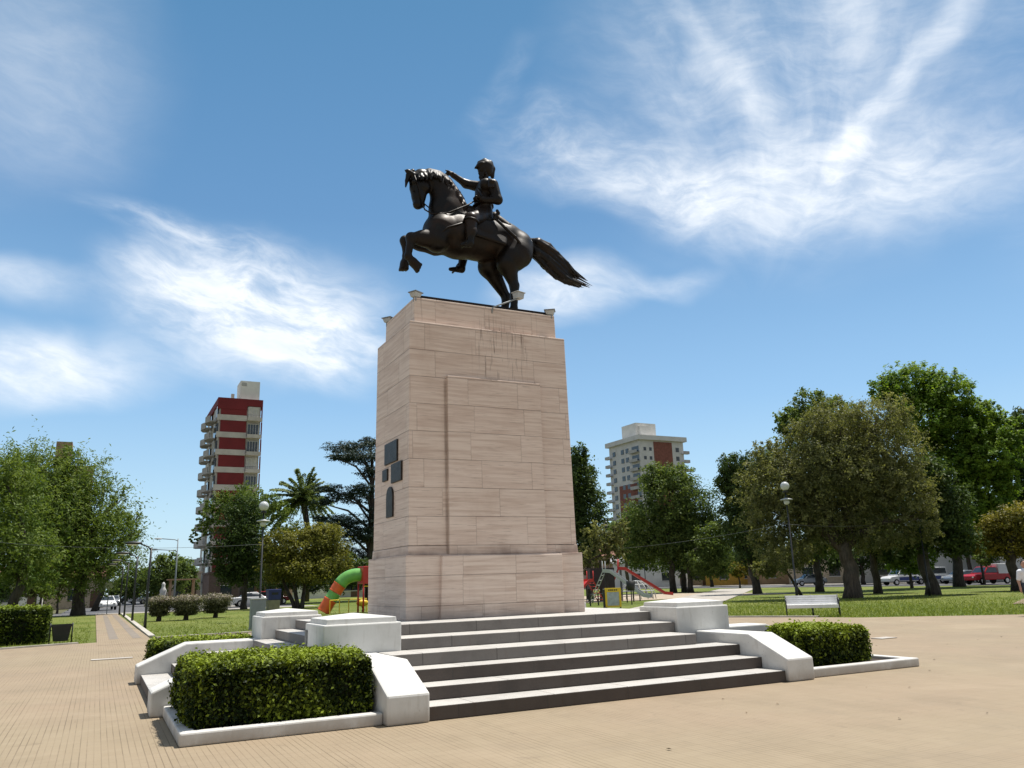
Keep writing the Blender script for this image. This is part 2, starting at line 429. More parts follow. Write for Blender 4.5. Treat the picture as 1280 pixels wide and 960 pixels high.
def mat_whitewash():
    m, N, b, o = base_mat('white_paint')
    g = N.n('ShaderNodeNewGeometry'); tc = N.n('ShaderNodeTexCoord').outputs['Object']
    pz = N.sep(g.outputs['Position'])[2]
    n1 = N.noise(tc, 2.2, 7, 0.65); n2 = N.noise(N.vmul(tc, (7, 7, 1.2)), 2.0, 5, 0.6); n3 = N.noise(tc, 24.0, 5, 0.65)
    n4 = N.noise(tc, 5.0, 6, 0.7, 0.3)
    c = N.mix(N.rng(n1, 0.35, 0.7), (0.655, 0.65, 0.63), (0.57, 0.565, 0.54))
    c = N.mix(N.m('MULTIPLY', N.rng(n2, 0.52, 0.72), 0.40), c, (0.42, 0.40, 0.36))
    c = N.mix(N.m('MULTIPLY', N.rng(n4, 0.60, 0.70), 0.30), c, (0.50, 0.47, 0.42))
    c = N.mix(N.m('MULTIPLY', N.m('MULTIPLY', N.rng(pz, 0.20, 0.0), N.rng(n1, 0.2, 0.55)), 0.75), c, (0.33, 0.28, 0.23))
    c = N.mix(N.m('MULTIPLY', N.rng(n3, 0.64, 0.70), 0.55), c, (0.30, 0.28, 0.26))
    N.put(b.inputs['Base Color'], c); b.inputs['Roughness'].default_value = 0.75
    bp = N.n('ShaderNodeBump'); bp.inputs['Strength'].default_value = 0.25; bp.inputs['Distance'].default_value = 0.008
    N.put(bp.inputs['Height'], N.m('ADD', N.noise(tc, 9.0, 6, 0.6), N.m('MULTIPLY', n3, 0.5))); N.put(b.inputs['Normal'], bp.outputs[0])
    return m
def mat_pavers():
    m, N, b, o = base_mat('beige_pavers')
    tc = N.n('ShaderNodeTexCoord').outputs['Object']
    x, y, z = N.sep(tc)
    br = N.n('ShaderNodeTexBrick')
    N.put(br.inputs['Vector'], N.xyz(y, x, 0.0))
    br.offset = 0.5; br.inputs['Scale'].default_value = 1.0
    br.inputs['Mortar Size'].default_value = 0.004; br.inputs['Mortar Smooth'].default_value = 0.4
    br.offset = 0.0; br.inputs['Brick Width'].default_value = 0.20; br.inputs['Row Height'].default_value = 0.20
    br.inputs['Color1'].default_value = (0.0, 0, 0, 1); br.inputs['Color2'].default_value = (1, 1, 1, 1); br.inputs['Mortar'].default_value = (0.5, 0.5, 0.5, 1)
    t = N.sep(br.outputs['Color'])[0]; mort = br.outputs['Fac']
    # vanilla-pattern tiles: three ribs to every 20 cm
    rib = N.m('ABSOLUTE', N.m('SUBTRACT', N.m('FRACT', N.m('DIVIDE', x, 0.0667)), 0.5))
    ribm = N.rng(rib, 0.38, 0.5)
    n0 = N.noise(tc, 0.16, 5, 0.6, 0.4); n1 = N.noise(tc, 0.7, 6, 0.65); n2 = N.noise(tc, 9, 6, 0.7); n3 = N.noise(tc, 40, 3, 0.7)
    ny = N.noise(N.xyz(N.m('MULTIPLY', x, 3.0), N.m('MULTIPLY', y, 0.5), 0.0), 1.0, 5, 0.65)
    c = N.mix(t, (0.293, 0.234, 0.156), (0.310, 0.249, 0.168))
    c = N.mix(N.rng(n0, 0.35, 0.65), c, N.mix(0.5, c, (0.310, 0.227, 0.159)))
    c = N.mix(N.m('MULTIPLY', N.rng(n1, 0.42, 0.75), 0.45), c, (0.225, 0.177, 0.118))
    c = N.mix(N.m('MULTIPLY', N.rng(n2, 0.55, 0.8), 0.35), c, (0.180, 0.141, 0.095))
    c = N.mix(N.m('MULTIPLY', N.rng(n3, 0.66, 0.74), 0.5), c, (0.090, 0.065, 0.042))
    c = N.mix(N.m('MULTIPLY', ribm, N.m('ADD', 0.15, N.m('MULTIPLY', N.rng(ny, 0.4, 0.65), 0.6))), c, (0.117, 0.087, 0.054))
    n5 = N.noise(tc, 0.35, 4, 0.55, 0.8)
    c = N.mix(N.m('MULTIPLY', N.rng(n5, 0.56, 0.68), 0.35), c, (0.360, 0.285, 0.199))
    c = N.mix(N.m('MULTIPLY', N.rng(N.noise(tc, 2.3, 5, 0.7, 0.6), 0.62, 0.70), 0.35), c, (0.171, 0.130, 0.091))
    c = N.mix(N.m('MULTIPLY', N.rng(N.noise(tc, 0.22, 6, 0.7, 1.2), 0.48, 0.62), 0.30), c, (0.235, 0.19, 0.135))
    c = N.mix(N.m('MULTIPLY', mort, N.m('ADD', 0.1, N.m('MULTIPLY', N.rng(n1, 0.3, 0.7), 0.25))), c, (0.117, 0.087, 0.058))
    N.put(b.inputs['Base Color'], c); b.inputs['Roughness'].default_value = 0.8; b.inputs['Specular IOR Level'].default_value = 0.25
    bp = N.n('ShaderNodeBump'); bp.inputs['Strength'].default_value = 0.35; bp.inputs['Distance'].default_value = 0.006
    N.put(bp.inputs['Height'], N.m('SUBTRACT', N.m('MULTIPLY', n2, 0.6), N.m('ADD', mort, N.m('MULTIPLY', ribm, 0.4)))); N.put(b.inputs['Normal'], bp.outputs[0])
    return m
def mat_lawn(name='lawn_grass', a=(0.12, 0.165, 0.028), c=(0.21, 0.235, 0.06)):
    m, N, b, o = base_mat(name)
    tc = N.n('ShaderNodeTexCoord').outputs['Object']
    n0 = N.noise(tc, 0.11, 6, 0.65, 0.4); n1 = N.noise(tc, 0.8, 6, 0.65); n2 = N.noise(tc, 12, 4, 0.7); n3 = N.noise(N.vmul(tc, (1, 1, 1)), 50, 3, 0.7)
    cc = N.mix(N.rng(n0, 0.35, 0.66), a, c)
    cc = N.mix(N.m('MULTIPLY', N.rng(n1, 0.45, 0.7), 0.5), cc, (0.22, 0.225, 0.075))
    cc = N.mix(N.m('MULTIPLY', N.rng(n2, 0.5, 0.75), 0.5), cc, tuple(v*0.45 for v in a))
    cc = N.mix(N.m('MULTIPLY', N.rng(n3, 0.5, 0.72), 0.55), cc, tuple(v*0.4 for v in a))
    cc = N.mix(N.m('MULTIPLY', N.rng(n0, 0.66, 0.8), 0.6), cc, (0.24, 0.19, 0.11))
    N.put(b.inputs['Base Color'], cc); b.inputs['Roughness'].default_value = 0.85; b.inputs['Specular IOR Level'].default_value = 0.15
    bp = N.n('ShaderNodeBump'); bp.inputs['Strength'].default_value = 0.9; bp.inputs['Distance'].default_value = 0.05
    N.put(bp.inputs['Height'], N.m('ADD', n2, n3)); N.put(b.inputs['Normal'], bp.outputs[0])
    return m
def mat_bronze():
    m, N, b, o = base_mat('dark_bronze')
    tc = N.n('ShaderNodeTexCoord').outputs['Object']
    n1 = N.noise(tc, 2.2, 6, 0.65); n2 = N.noise(N.vmul(tc, (6, 6, 1.6)), 2.0, 5, 0.6); n3 = N.noise(tc, 30, 4, 0.6)
    c = N.mix(N.rng(n1, 0.35, 0.65), (0.004, 0.003, 0.0022), (0.013, 0.008, 0.0048))
    c = N.mix(N.m('MULTIPLY', N.rng(n2, 0.58, 0.75), 0.5), c, (0.016, 0.019, 0.015))
    n4 = N.noise(tc, 1.3, 5, 0.6, 0.5)
    c = N.mix(N.m('MULTIPLY', N.rng(n4, 0.52, 0.70), 0.7), c, (0.034, 0.018, 0.009))
    N.put(b.inputs['Base Color'], c)
    b.inputs['Metallic'].default_value = 0.2; b.inputs['Specular IOR Level'].default_value = 0.3
    N.put(b.inputs['Roughness'], N.rng(n1, 0.3, 0.7, 0.36, 0.6))
    bp = N.n('ShaderNodeBump'); bp.inputs['Strength'].default_value = 0.25; bp.inputs['Distance'].default_value = 0.012
    N.put(bp.inputs['Height'], N.m('ADD', N.m('MULTIPLY', n3, 0.4), n2)); N.put(b.inputs['Normal'], bp.outputs[0])
    return m
def mat_bark(name, c):
    m, N, b, o = base_mat(name)
    tc = N.n('ShaderNodeTexCoord').outputs['Object']
    n = N.noise(N.vmul(tc, (9, 9, 1.6)), 1.0, 6, 0.65); k = N.noise(tc, 1.2, 4, 0.6)
    cc = N.mix(N.rng(n, 0.35, 0.68), tuple(v*0.45 for v in c), tuple(v*1.25 for v in c))
    cc = N.mix(N.m('MULTIPLY', N.rng(k, 0.4, 0.7), 0.4), cc, (0.12, 0.115, 0.10))
    N.put(b.inputs['Base Color'], cc); b.inputs['Roughness'].default_value = 0.9
    bp = N.n('ShaderNodeBump'); bp.inputs['Strength'].default_value = 0.8; bp.inputs['Distance'].default_value = 0.05
    N.put(bp.inputs['Height'], n); N.put(b.inputs['Normal'], bp.outputs[0])
    return m

TRAV = mat_travertine()
WHITE = mat_whitewash()
PAVE = mat_pavers()
LAWN = mat_lawn()
BRONZE = mat_bronze()
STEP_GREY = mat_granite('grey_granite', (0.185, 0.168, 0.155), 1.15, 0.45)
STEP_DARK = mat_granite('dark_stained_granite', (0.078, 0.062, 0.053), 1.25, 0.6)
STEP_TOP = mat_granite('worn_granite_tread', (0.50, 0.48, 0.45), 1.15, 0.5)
SOIL = plain('planter_soil', (0.05, 0.036, 0.026), 0.95, var=0.4, scale=12, bump=1.0)
ASPHALT = plain('asphalt', (0.10, 0.10, 0.105), 0.85, var=0.25, scale=1.5, bump=0.4)
KERB = plain('pale_kerb_concrete', (0.45, 0.42, 0.37), 0.85, var=0.2, scale=2)
SIDEWALK = plain('sidewalk_concrete', (0.38, 0.35, 0.31), 0.85, var=0.2, scale=1.2)
BLACKM = plain('black_painted_iron', (0.014, 0.015, 0.016), 0.45, var=0.3, spec=0.5)
GREYM = plain('grey_painted_steel', (0.22, 0.25, 0.27), 0.5, var=0.1)
PALEM = plain('pale_grey_metal', (0.42, 0.44, 0.44), 0.45, var=0.1)
GLOBE = plain('milky_globe', (0.50, 0.53, 0.54), 0.25, var=0.06)
WOODW = plain('white_bench_paint', (0.74, 0.74, 0.75), 0.55, var=0.08, scale=5)
GLASS = plain('dark_window_glass', (0.025, 0.035, 0.045), 0.08, var=0.4, scale=0.7, spec=0.7)
CURTAIN = plain('lowered_blind', (0.5, 0.48, 0.43), 0.7, var=0.1)
REDP = plain('red_plastic', (0.50, 0.035, 0.03), 0.4, var=0.1)
ORANGEP = plain('orange_plastic', (0.72, 0.13, 0.03), 0.38, var=0.1)
GREENP = plain('green_plastic', (0.16, 0.42, 0.10), 0.38, var=0.1)
YELLOWP = plain('yellow_paint', (0.72, 0.50, 0.03), 0.45, var=0.1)
BLUEP = plain('dark_blue_plastic', (0.02, 0.03, 0.13), 0.45, var=0.15)
OLIVE = plain('olive_paint', (0.20, 0.19, 0.14), 0.6, var=0.15)
BIND = plain('dark_bin_plastic', (0.018, 0.02, 0.02), 0.55, var=0.25)
RUBBER = plain('tyre_rubber', (0.012, 0.012, 0.013), 0.8)
CHROME = plain('bare_metal', (0.6, 0.6, 0.62), 0.25, metal=0.9)
LAMPW = plain('lamp_glass', (0.75, 0.75, 0.72), 0.15)
PLAQUE = plain('dark_bronze_plaque', (0.035, 0.028, 0.023), 0.45, metal=0.4, var=0.4, scale=9, bump=0.8, bscale=26)
BARK = mat_bark('grey_brown_bark', (0.085, 0.065, 0.05))
BARKD = mat_bark('dark_bark', (0.05, 0.04, 0.032))

# ------------------------------------------------------------------ setting: ground, plaza, paths, roads
def sheet(name, poly, z, mat, kind='structure'):
    o = MB().add([(x, y, z) for x, y in poly], [tuple(range(len(poly)))]).build(name, mat)
    o['kind'] = kind
    return o
FARGND = mat_lawn('distant_ground', (0.09, 0.10, 0.05), (0.14, 0.13, 0.08))
sheet('ground', [(-2500, -1200), (3000, -1200), (3000, 3500), (-2500, 3500)], -0.10, FARGND)
RP = 18.7
# park lawn as one big sheet, paving laid on top with kerbs
sheet('lawn', [(-60, -60), (66, -60), (66, 130), (12, 130), (12, 62.5), (-60, 62.5)], -0.03, LAWN)
def circ(r, a0, a1, n):
    return [(r*math.cos(R(a0+(a1-a0)*i/n)), r*math.sin(R(a0+(a1-a0)*i/n))) for i in range(n+1)]
plaza = circ(RP, 0, 360, 96)[:-1]
sheet('plaza', plaza, 0.0, PAVE)
# plaza continues towards and behind the camera, to the right walk and round the left
sheet('plaza_apron', [(-60, -60), (60, -60), (60, -4.5), (25, 0.8), (21.7, 2.9), (17.5, 6.4), (0, 8), (-17.0, 7.5), (-18.2, 9.5), (-60, 12)], -0.004, PAVE)
sheet('path', [(-6.45, 15.5), (-4.72, 15.5), (-4.95, 62.5), (-6.55, 62.5)], 0.004, PAVE)
sheet('path_band', [(-6.05, 19.0), (-5.75, 19.0), (-5.75, 58.0), (-6.05, 58.0)], 0.008, plain('grey_paver_band', (0.22, 0.185, 0.15), 0.85))
sheet('path_band', [(-5.28, 19.0), (-4.98, 19.0), (-5.1, 58.0), (-5.4, 58.0)], 0.008, bpy.data.materials['grey_paver_band'])
a = math.atan2(43.8, 43.6)
def diag(p, q, w):
    d = np.array(q)-np.array(p); d = d/np.hypot(*d); n = np.array([-d[1], d[0]])*w/2
    return [tuple(np.array(p)-n), tuple(np.array(q)-n), tuple(np.array(q)+n), tuple(np.array(p)+n)]
sheet('park_path', diag((12.0, 12.6), (62, 62), 4.2), 0.004, SIDEWALK)
sheet('park_path', diag((30, 7.0), (66, 26.0), 2.6), 0.004, plain('bare_earth_path', (0.23, 0.17, 0.12), 0.95, var=0.25))
sheet('playground_sand', [(20, 36), (46, 36), (46, 56), (20, 56)], -0.012, plain('playground_sand', (0.40, 0.33, 0.25), 0.95, var=0.2))
# kerb beside the path
k = MB()
k.box(-4.72, 19.5, -0.02, -4.50, 62, 0.05)
kb = k.build('kerb', KERB); kb['kind'] = 'structure'
ring = MB()
for a0, a1 in ((24, 104), (112, 150)):
    n = 40
    for i in range(n):
        t0, t1 = R(a0+(a1-a0)*i/n), R(a0+(a1-a0)*(i+1)/n)
        ring.add([((RP+dr)*math.cos(t), (RP+dr)*math.sin(t), z) for z in (-0.02, 0.05) for t in (t0, t1) for dr in (0, 0.16)], [(4, 5, 7, 6), (0, 2, 6, 4), (1, 5, 7, 3)])
kr = ring.build('kerb', KERB); kr['kind'] = 'structure'
# streets: one across the far end of the park, one leading away, one along the right side
sheet('street', [(-120, 66.5), (12, 66.5), (12, 130.5), (120, 130.5), (120, 139), (2.2, 139), (2.2, 480), (-9.5, 480), (-9.5, 75), (-120, 75)], -0.05, ASPHALT)
sheet('pavement', [(-120, 62.5), (12, 62.5), (12, 66.3), (-120, 66.3)], -0.02, SIDEWALK)
sheet('pavement', [(2.4, 75.2), (7.5, 75.2), (7.5, 130), (2.4, 130)], -0.02, SIDEWALK)
sheet('street', [(68, -90), (82, -90), (82, 260), (68, 260)], -0.05, ASPHALT)
sheet('pavement', [(82.2, -90), (86, -90), (86, 260), (82.2, 260)], -0.02, SIDEWALK)
for (u, v, w) in ((140, 824, 0.95), (1105, 798, 0.55)):
    g = gnd(u, v)
    o = MB().box(g[0]-w/2, g[1]-0.16, 0.004, g[0]+w/2, g[1]+0.16, 0.02).build('paving_slab', WHITE, bevel=0.004)
    o['kind'] = 'structure'

# ------------------------------------------------------------------ monument: stairs, plinths, planters, pedestal
H = 0.167
FY = [-5.07, -4.59, -4.11, -3.63, -2.94, -2.24]          # front riser positions, bottom to top
SX = [-5.75, -5.25, -4.70, -3.83, -3.42, -3.04]          # side riser positions
stairs = thing('monument_stairs', 'six grey granite steps climbing on all sides to the travertine pedestal', 'stairs')
LW, LWS, UW, US = 2.89, 1.95, 2.5, 1.85
for i in range(6):
    wf = LW if i < 3 else (2.40 if i == 3 else UW)
    ws = LWS if i < 3 else US
    z0, z1 = i*H, (i+1)*H
    yb = -FY[i]; xb = -SX[i]
    inner_x = -SX[i+1]-0.02 if i < 5 else 0; inner_y = -FY[i+1]-0.02 if i < 5 else 0
    zt = z1-0.035
    ms = []
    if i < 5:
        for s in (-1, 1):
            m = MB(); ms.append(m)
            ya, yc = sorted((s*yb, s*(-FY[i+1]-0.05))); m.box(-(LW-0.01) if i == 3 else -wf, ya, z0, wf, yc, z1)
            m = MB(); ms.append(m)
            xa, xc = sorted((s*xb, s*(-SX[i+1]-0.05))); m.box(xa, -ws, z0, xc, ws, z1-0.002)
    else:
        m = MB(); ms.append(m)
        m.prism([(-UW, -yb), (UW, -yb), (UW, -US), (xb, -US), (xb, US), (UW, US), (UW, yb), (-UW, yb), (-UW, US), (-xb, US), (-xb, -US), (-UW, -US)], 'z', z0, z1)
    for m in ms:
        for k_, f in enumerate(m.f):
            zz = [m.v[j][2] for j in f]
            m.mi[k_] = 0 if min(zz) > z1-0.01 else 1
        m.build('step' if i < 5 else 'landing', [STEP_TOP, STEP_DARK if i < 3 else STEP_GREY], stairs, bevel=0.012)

def cheek_front(mb, s):
    x0, x1 = sorted((s*LW, s*(LW+0.54)))
    mb.prism([(-5.13, 0.0), (-5.13, 2*H), (-4.32, 4*H), (-2.9, 4*H), (-2.9, 0.0)], 'x', x0, x1)
def cheek_side(mb, sx, sy):
    y0, y1 = sorted((sy*LWS, sy*(LWS+0.58)))
    pts = [(sx*5.83, 0.0), (sx*5.83, 2*H-0.02), (sx*5.0, 4*H), (sx*3.6, 4*H), (sx*3.6, 0.0)]
    mb.prism(pts, 'y', y0, y1)
group_c = 'white painted corner plinths of the stairs'
cl = {(-1, -1): 'white stepped corner plinth at the near left of the stairs, behind the big hedge',
      (1, -1): 'white stepped corner plinth at the right end of the front stairs',
      (-1, 1): 'white corner plinth at the far left of the stairs, in front of the grey cabinet',
      (1, 1): 'white stepped corner plinth mostly hidden behind the right front plinth'}
hl = {(-1, -1): 'white painted planter kerb around the large front left hedge',
      (1, -1): 'white painted planter kerb running past the small right hedge',
      (-1, 1): 'white painted planter kerb around the hedge behind the left stairs',
      (1, 1): 'white painted planter kerb at the hidden back corner of the stairs'}
for (sx, sy), lab in cl.items():
    t = thing('corner_plinth', lab, 'plinth', (0, 0, 0), 0, group_c)
    b = MB()
    x0, x1 = sorted((sx*2.52, sx*3.68)); y0, y1 = sorted((sy*1.88, sy*3.0))
    b.box(x0, y0, 0, x1, y1, 1.08)
    b.build('block', WHITE, t, bevel=0.02)
    c = MB()
    e = 0.055
    c.frus((x0+e, y0+e, x1-e, y1-e), (x0+e+0.01, y0+e+0.01, x1-e-0.01, y1-e-0.01), 1.075, 1.155)
    c.frus((x0+e+0.011, y0+e+0.011, x1-e-0.011, y1-e-0.011), ((x0+x1)/2-0.03, (y0+y1)/2-0.03, (x0+x1)/2+0.03, (y0+y1)/2+0.03), 1.154, 1.215)
    c.build('cap', WHITE, t, bevel=0.01)
    f = MB()
    x0, x1 = sorted((sx*LW, sx*(LW+0.54)))
    f.prism([(sy*5.13, 0.0), (sy*5.13, 2*H), (sy*4.32, 4*H), (sy*3.002, 4*H), (sy*3.002, 0.0)], 'x', x0, x1)
    f.build('cheek_wall', WHITE, t, bevel=0.025)
    g = MB()
    y0, y1 = sorted((sy*LWS, sy*(LWS+0.58)))
    g.prism([(sx*5.83, 0.0), (sx*5.83, 2*H-0.02), (sx*5.0, 4*H), (sx*3.683, 4*H), (sx*3.683, 0.0)], 'y', y0, y1)
    g.build('cheek_wall', WHITE, t, bevel=0.025)
    if (sx, sy) == (-1, -1):
        MB().box(-3.695, -2.05, 0.72, -3.66, -1.92, 0.98).build('plate', plain('grey_cover_plate', (0.12, 0.12, 0.12), 0.5), t)
    p = thing('planter_kerb', hl[(sx, sy)], 'planter', (0, 0, 0), 0, 'planter kerbs around the stairs')
    xo = 5.67 if sx < 0 else 6.0
    q = MB()
    xa, xb_ = sorted((sx*(LW+0.543), sx*xo)); ya, yb_ = sorted((sy*5.0, sy*4.83)); q.box(xa, ya, 0, xb_, yb_, 0.14)
    xa, xb_ = sorted((sx*(xo-0.17), sx*xo)); ya, yb_ = sorted((sy*4.829, sy*(LWS+0.582))); q.box(xa, ya, 0, xb_, yb_, 0.139)
    q.build('kerb', WHITE, p, bevel=0.02)
    xa, xb_ = sorted((sx*(LW+0.543), sx*(xo-0.172))); ya, yb_ = sorted((sy*4.828, sy*(LWS+0.582)))
    MB().box(xa, ya, 0.0, xb_, yb_, 0.09).build('soil', SOIL, p)

ped = thing('travertine_pedestal', 'tall beige travertine pedestal with stone courses under the bronze horseman', 'pedestal', (0, 0, 6*H))
ZB = 6*H
def loc(mb):   # world to pedestal-local
    mb.v = [(x, y, z-ZB) for x, y, z in mb.v]; return mb
def shifted(mat):
    return mat
# the travertine material works in world-like object space, so parts keep world coordinates through their own offset
def pedpart(mb, name, bevel=0.012):
    o = mb.build(name, TRAV, ped, bevel=bevel)
    o.location = (0, 0, -ZB)
    return o
ax, ay = 1.80, 1.126
b = MB(); b.frus((-ax, -ay, ax, ay), (-ax, -ay, ax, ay), ZB, 2.11); pedpart(b, 'base_block')
b = MB(); b.frus((-1.745, -1.068, 1.745, 1.068), (-1.735, -1.058, 1.735, 1.058), 2.11, 2.27); pedpart(b, 'plinth_course', 0.01)
b = MB(); b.frus((-1.725, -1.048, 1.725, 1.048), (-1.69, -1.012, 1.69, 1.012), 2.27, 6.47); pedpart(b, 'shaft')
b = MB(); b.frus((-1.56, -0.89, 1.56, 0.89), (-1.55, -0.88, 1.55, 0.88), 6.47, 7.0); pedpart(b, 'crown_block')
b = MB()
b.frus((-1.19, -ay-0.085, 1.30, -ay+0.02), (-1.15, -ay-0.085, 1.30, -ay+0.02), ZB, 2.09); pedpart(b, 'base_panel')
b = MB(); b.frus((-1.30, ay-0.02, 1.30, ay+0.085), (-1.30, ay-0.02, 1.30, ay+0.085), ZB, 2.09); pedpart(b, 'base_panel')
for s in (-1, 1):
    b = MB()
    vs = [(-0.99, s*1.03, 2.11), (1.02, s*1.03, 2.11), (1.02, s*1.125, 2.11), (-0.99, s*1.125, 2.11), (-0.97, s*1.0, 5.43), (1.02, s*1.0, 5.43), (1.02, s*1.105, 5.43), (-0.97, s*1.105, 5.43)]
    b.add(vs, [(0, 3, 2, 1), (4, 5, 6, 7), (0, 1, 5, 4), (1, 2, 6, 5), (2, 3, 7, 6), (3, 0, 4, 7)])
    pedpart(b, 'raised_panel', 0.01)
b = MB(); b.box(-1.47, -0.82, 7.001, 1.47, 0.82, 7.07); o = b.build('bronze_plate', BRONZE, ped); o.location = (0, 0, -ZB)
def plq(y0, y1, z0, z1, arch=False):
    xw = -1.725+0.035*((z0+z1)/2-2.27)/4.2
    b = MB()
    if arch:
        r = (y1-y0)/2
        poly = [(y0, z0), (y1, z0)]+[((y0+y1)/2+r*math.cos(t), z1-r+r*math.sin(t)) for t in np.linspace(0, PI, 9)]
    else:
        poly = [(y0, z0), (y1, z0), (y1, z1), (y0, z1)]
    b.prism(poly, 'x', xw-0.035, xw+0.05)
    o = b.build('plaque', PLAQUE, ped, bevel=0.008); o.location = (0, 0, -ZB)
plq(-0.42, 0.33, 3.88, 4.29); plq(-0.68, -0.09, 3.48, 3.845); plq(0.15, 0.45, 3.57, 3.80); plq(-0.20, 0.18, 2.85, 3.43, True)

# floodlights on the pedestal edge
def floodlight(x, y, z, rz, label):
    t = thing('floodlight', label, 'floodlight', (x, y, z), rz, 'floodlights on top of the pedestal')
    b = MB(); b.frus((-0.07, -0.055, 0.07, 0.07), (-0.10, -0.085, 0.10, 0.085), 0.02, 0.105); b.build('housing', PALEM, t, bevel=0.008)
    b = MB(); b.box(-0.115, -0.10, 0.106, 0.115, 0.10, 0.122); b.build('visor', plain('grey_visor', (0.2, 0.21, 0.21), 0.5) if 'grey_visor' not in bpy.data.materials else bpy.data.materials['grey_visor'], t)
    b = MB(); b.box(-0.04, -0.035, -0.07, 0.04, 0.035, 0.02); b.build('bracket', GREYM, t)
    return t
floodlight(-1.51, -0.84, 6.99, 0.5, 'small box floodlight on the near left corner of the pedestal top')
floodlight(-1.51, 0.84, 6.99, 2.2, 'small box floodlight on the far left corner of the pedestal top')
floodlight(1.47, -0.84, 7.0, -0.6, 'small box floodlight on the right corner of the pedestal top')
t = thing('floodlight', 'floodlight held out on a slanting pole beside the hind hooves', 'floodlight', (0.10, -0.93, 6.92), 0, 'floodlights on top of the pedestal')
MB().tube([(0.0, 0.06, -0.05), (0, 0, 0.06), (0.12, -0.02, 0.12), (0.54, -0.10, 0.30)], 0.016, 6).build('pole', GREYM, t, smooth=True)
b = MB(); b.frus((-0.08, -0.07, 0.08, 0.07), (-0.10, -0.08, 0.10, 0.08), 0.0, 0.12); b.box(-0.12, -0.10, 0.121, 0.12, 0.10, 0.137); b.rot(0.3, (0.55, -0.08, 0.29)); b.build('housing', PALEM, t, bevel=0.008)

# ------------------------------------------------------------------ implicit surfaces for the statue and the person
class SDF:
    def __init__(s, k=0.06): s.p = []; s.k = k
    def cap(s, a, b, ra, rb=None, sc=(1, 1, 1), k=None):
        s.p.append((np.array(a, float), np.array(b, float), ra, ra if rb is None else rb, np.array(sc, float), s.k if k is None else k)); return s
    def chain(s, pts, rad, sc=(1, 1, 1), k=None):
        for i in range(len(pts)-1): s.cap(pts[i], pts[i+1], rad[i], rad[i+1], sc, k)
        return s
    def mesh(s, h, cut=None):
        lo = np.min([np.minimum(a, b)-max(ra, rb)/sc.min()*1.05 for a, b, ra, rb, sc, k in s.p], 0)-3*h
        hi = np.max([np.maximum(a, b)+max(ra, rb)/sc.min()*1.05 for a, b, ra, rb, sc, k in s.p], 0)+3*h
        n = np.ceil((hi-lo)/h).astype(int)+1
        ax = [lo[i]+h*np.arange(n[i]) for i in range(3)]
        val = np.full(n, 1.0, np.float32)
        for a, b, ra, rb, sc, k in s.p:
            pad = max(ra, rb)/sc.min()+k*2+2*h
            i0 = [max(0, int((min(a[i], b[i])-pad-lo[i])/h)) for i in range(3)]
            i1 = [min(n[i], int((max(a[i], b[i])+pad-lo[i])/h)+2) for i in range(3)]
            X, Y, Z = np.meshgrid(*[ax[i][i0[i]:i1[i]] for i in range(3)], indexing='ij')
            d = (b-a)*sc
            px, py, pz = (X-a[0])*sc[0], (Y-a[1])*sc[1], (Z-a[2])*sc[2]
            dd = max(float(d @ d), 1e-9)
            t = np.clip((px*d[0]+py*d[1]+pz*d[2])/dd, 0, 1)
            q = np.sqrt((px-t*d[0])**2+(py-t*d[1])**2+(pz-t*d[2])**2)-(ra+(rb-ra)*t)
            sl = tuple(slice(i0[i], i1[i]) for i in range(3))
            o = val[sl]
            hh = np.clip(0.5+0.5*(o-q)/k, 0, 1)
            val[sl] = (o*(1-hh)+q*hh-k*hh*(1-hh)).astype(np.float32)
        if cut is not None:
            val = np.maximum(val, (cut-ax[2])[None, None, :].astype(np.float32))
        ins = val < 0
        c = ins[:-1, :-1, :-1].astype(np.int8)
        cs = sum(ins[i:n[0]-1+i, j:n[1]-1+j, l:n[2]-1+l].astype(np.int8) for i in (0, 1) for j in (0, 1) for l in (0, 1))
        act = (cs > 0) & (cs < 8)
        idx = np.argwhere(act)
        lut = np.full(act.shape, -1, np.int64); lut[act] = np.arange(len(idx))
        acc = np.zeros((len(idx), 3)); cnt = np.zeros(len(idx))
        cr = [(i, j, l) for i in (0, 1) for j in (0, 1) for l in (0, 1)]
        I = idx.T
        g = {c_: val[I[0]+c_[0], I[1]+c_[1], I[2]+c_[2]].astype(float) for c_ in cr}
        for p_ in cr:
            for axn in range(3):
                if p_[axn] == 0:
                    q_ = tuple(1 if i == axn else p_[i] for i in range(3))
                    v0, v1 = g[p_], g[q_]
                    m = (v0 < 0) != (v1 < 0)
                    tt = v0[m]/(v0[m]-v1[m])
                    pos = np.tile(np.array(p_, float), (m.sum(), 1)); pos[:, axn] = tt
                    acc[m] += pos; cnt[m] += 1
        V = lo+h*(idx+acc/cnt[:, None])
        F = []
        for axn in range(3):
            o1, o2 = [(1, 2), (2, 0), (0, 1)][axn]
            a0 = np.take(ins, range(n[axn]-1), axn); a1 = np.take(ins, range(1, n[axn]), axn)
            e = np.argwhere(a0 != a1)
            e = e[(e[:, o1] > 0) & (e[:, o2] > 0) & (e[:, o1] < n[o1]-1) & (e[:, o2] < n[o2]-1)]
            flip = a0[tuple(e.T)]
            def cell(d1, d2):
                q = e.copy(); q[:, o1] -= d1; q[:, o2] -= d2
                return lut[tuple(q.T)]
            quad = np.stack([cell(1, 1), cell(0, 1), cell(0, 0), cell(1, 0)], 1)
            quad[~flip] = quad[~flip][:, ::-1]
            F.append(quad[(quad >= 0).all(1)])
        return V, np.concatenate(F)
    def build(s, name, h, mat, parent, cut=None):
        V, F = s.mesh(h, cut)
        off = np.array(parent.location) if parent is not None else 0
        return np_mesh(name, V-off, F, mat, parent, smooth=True)

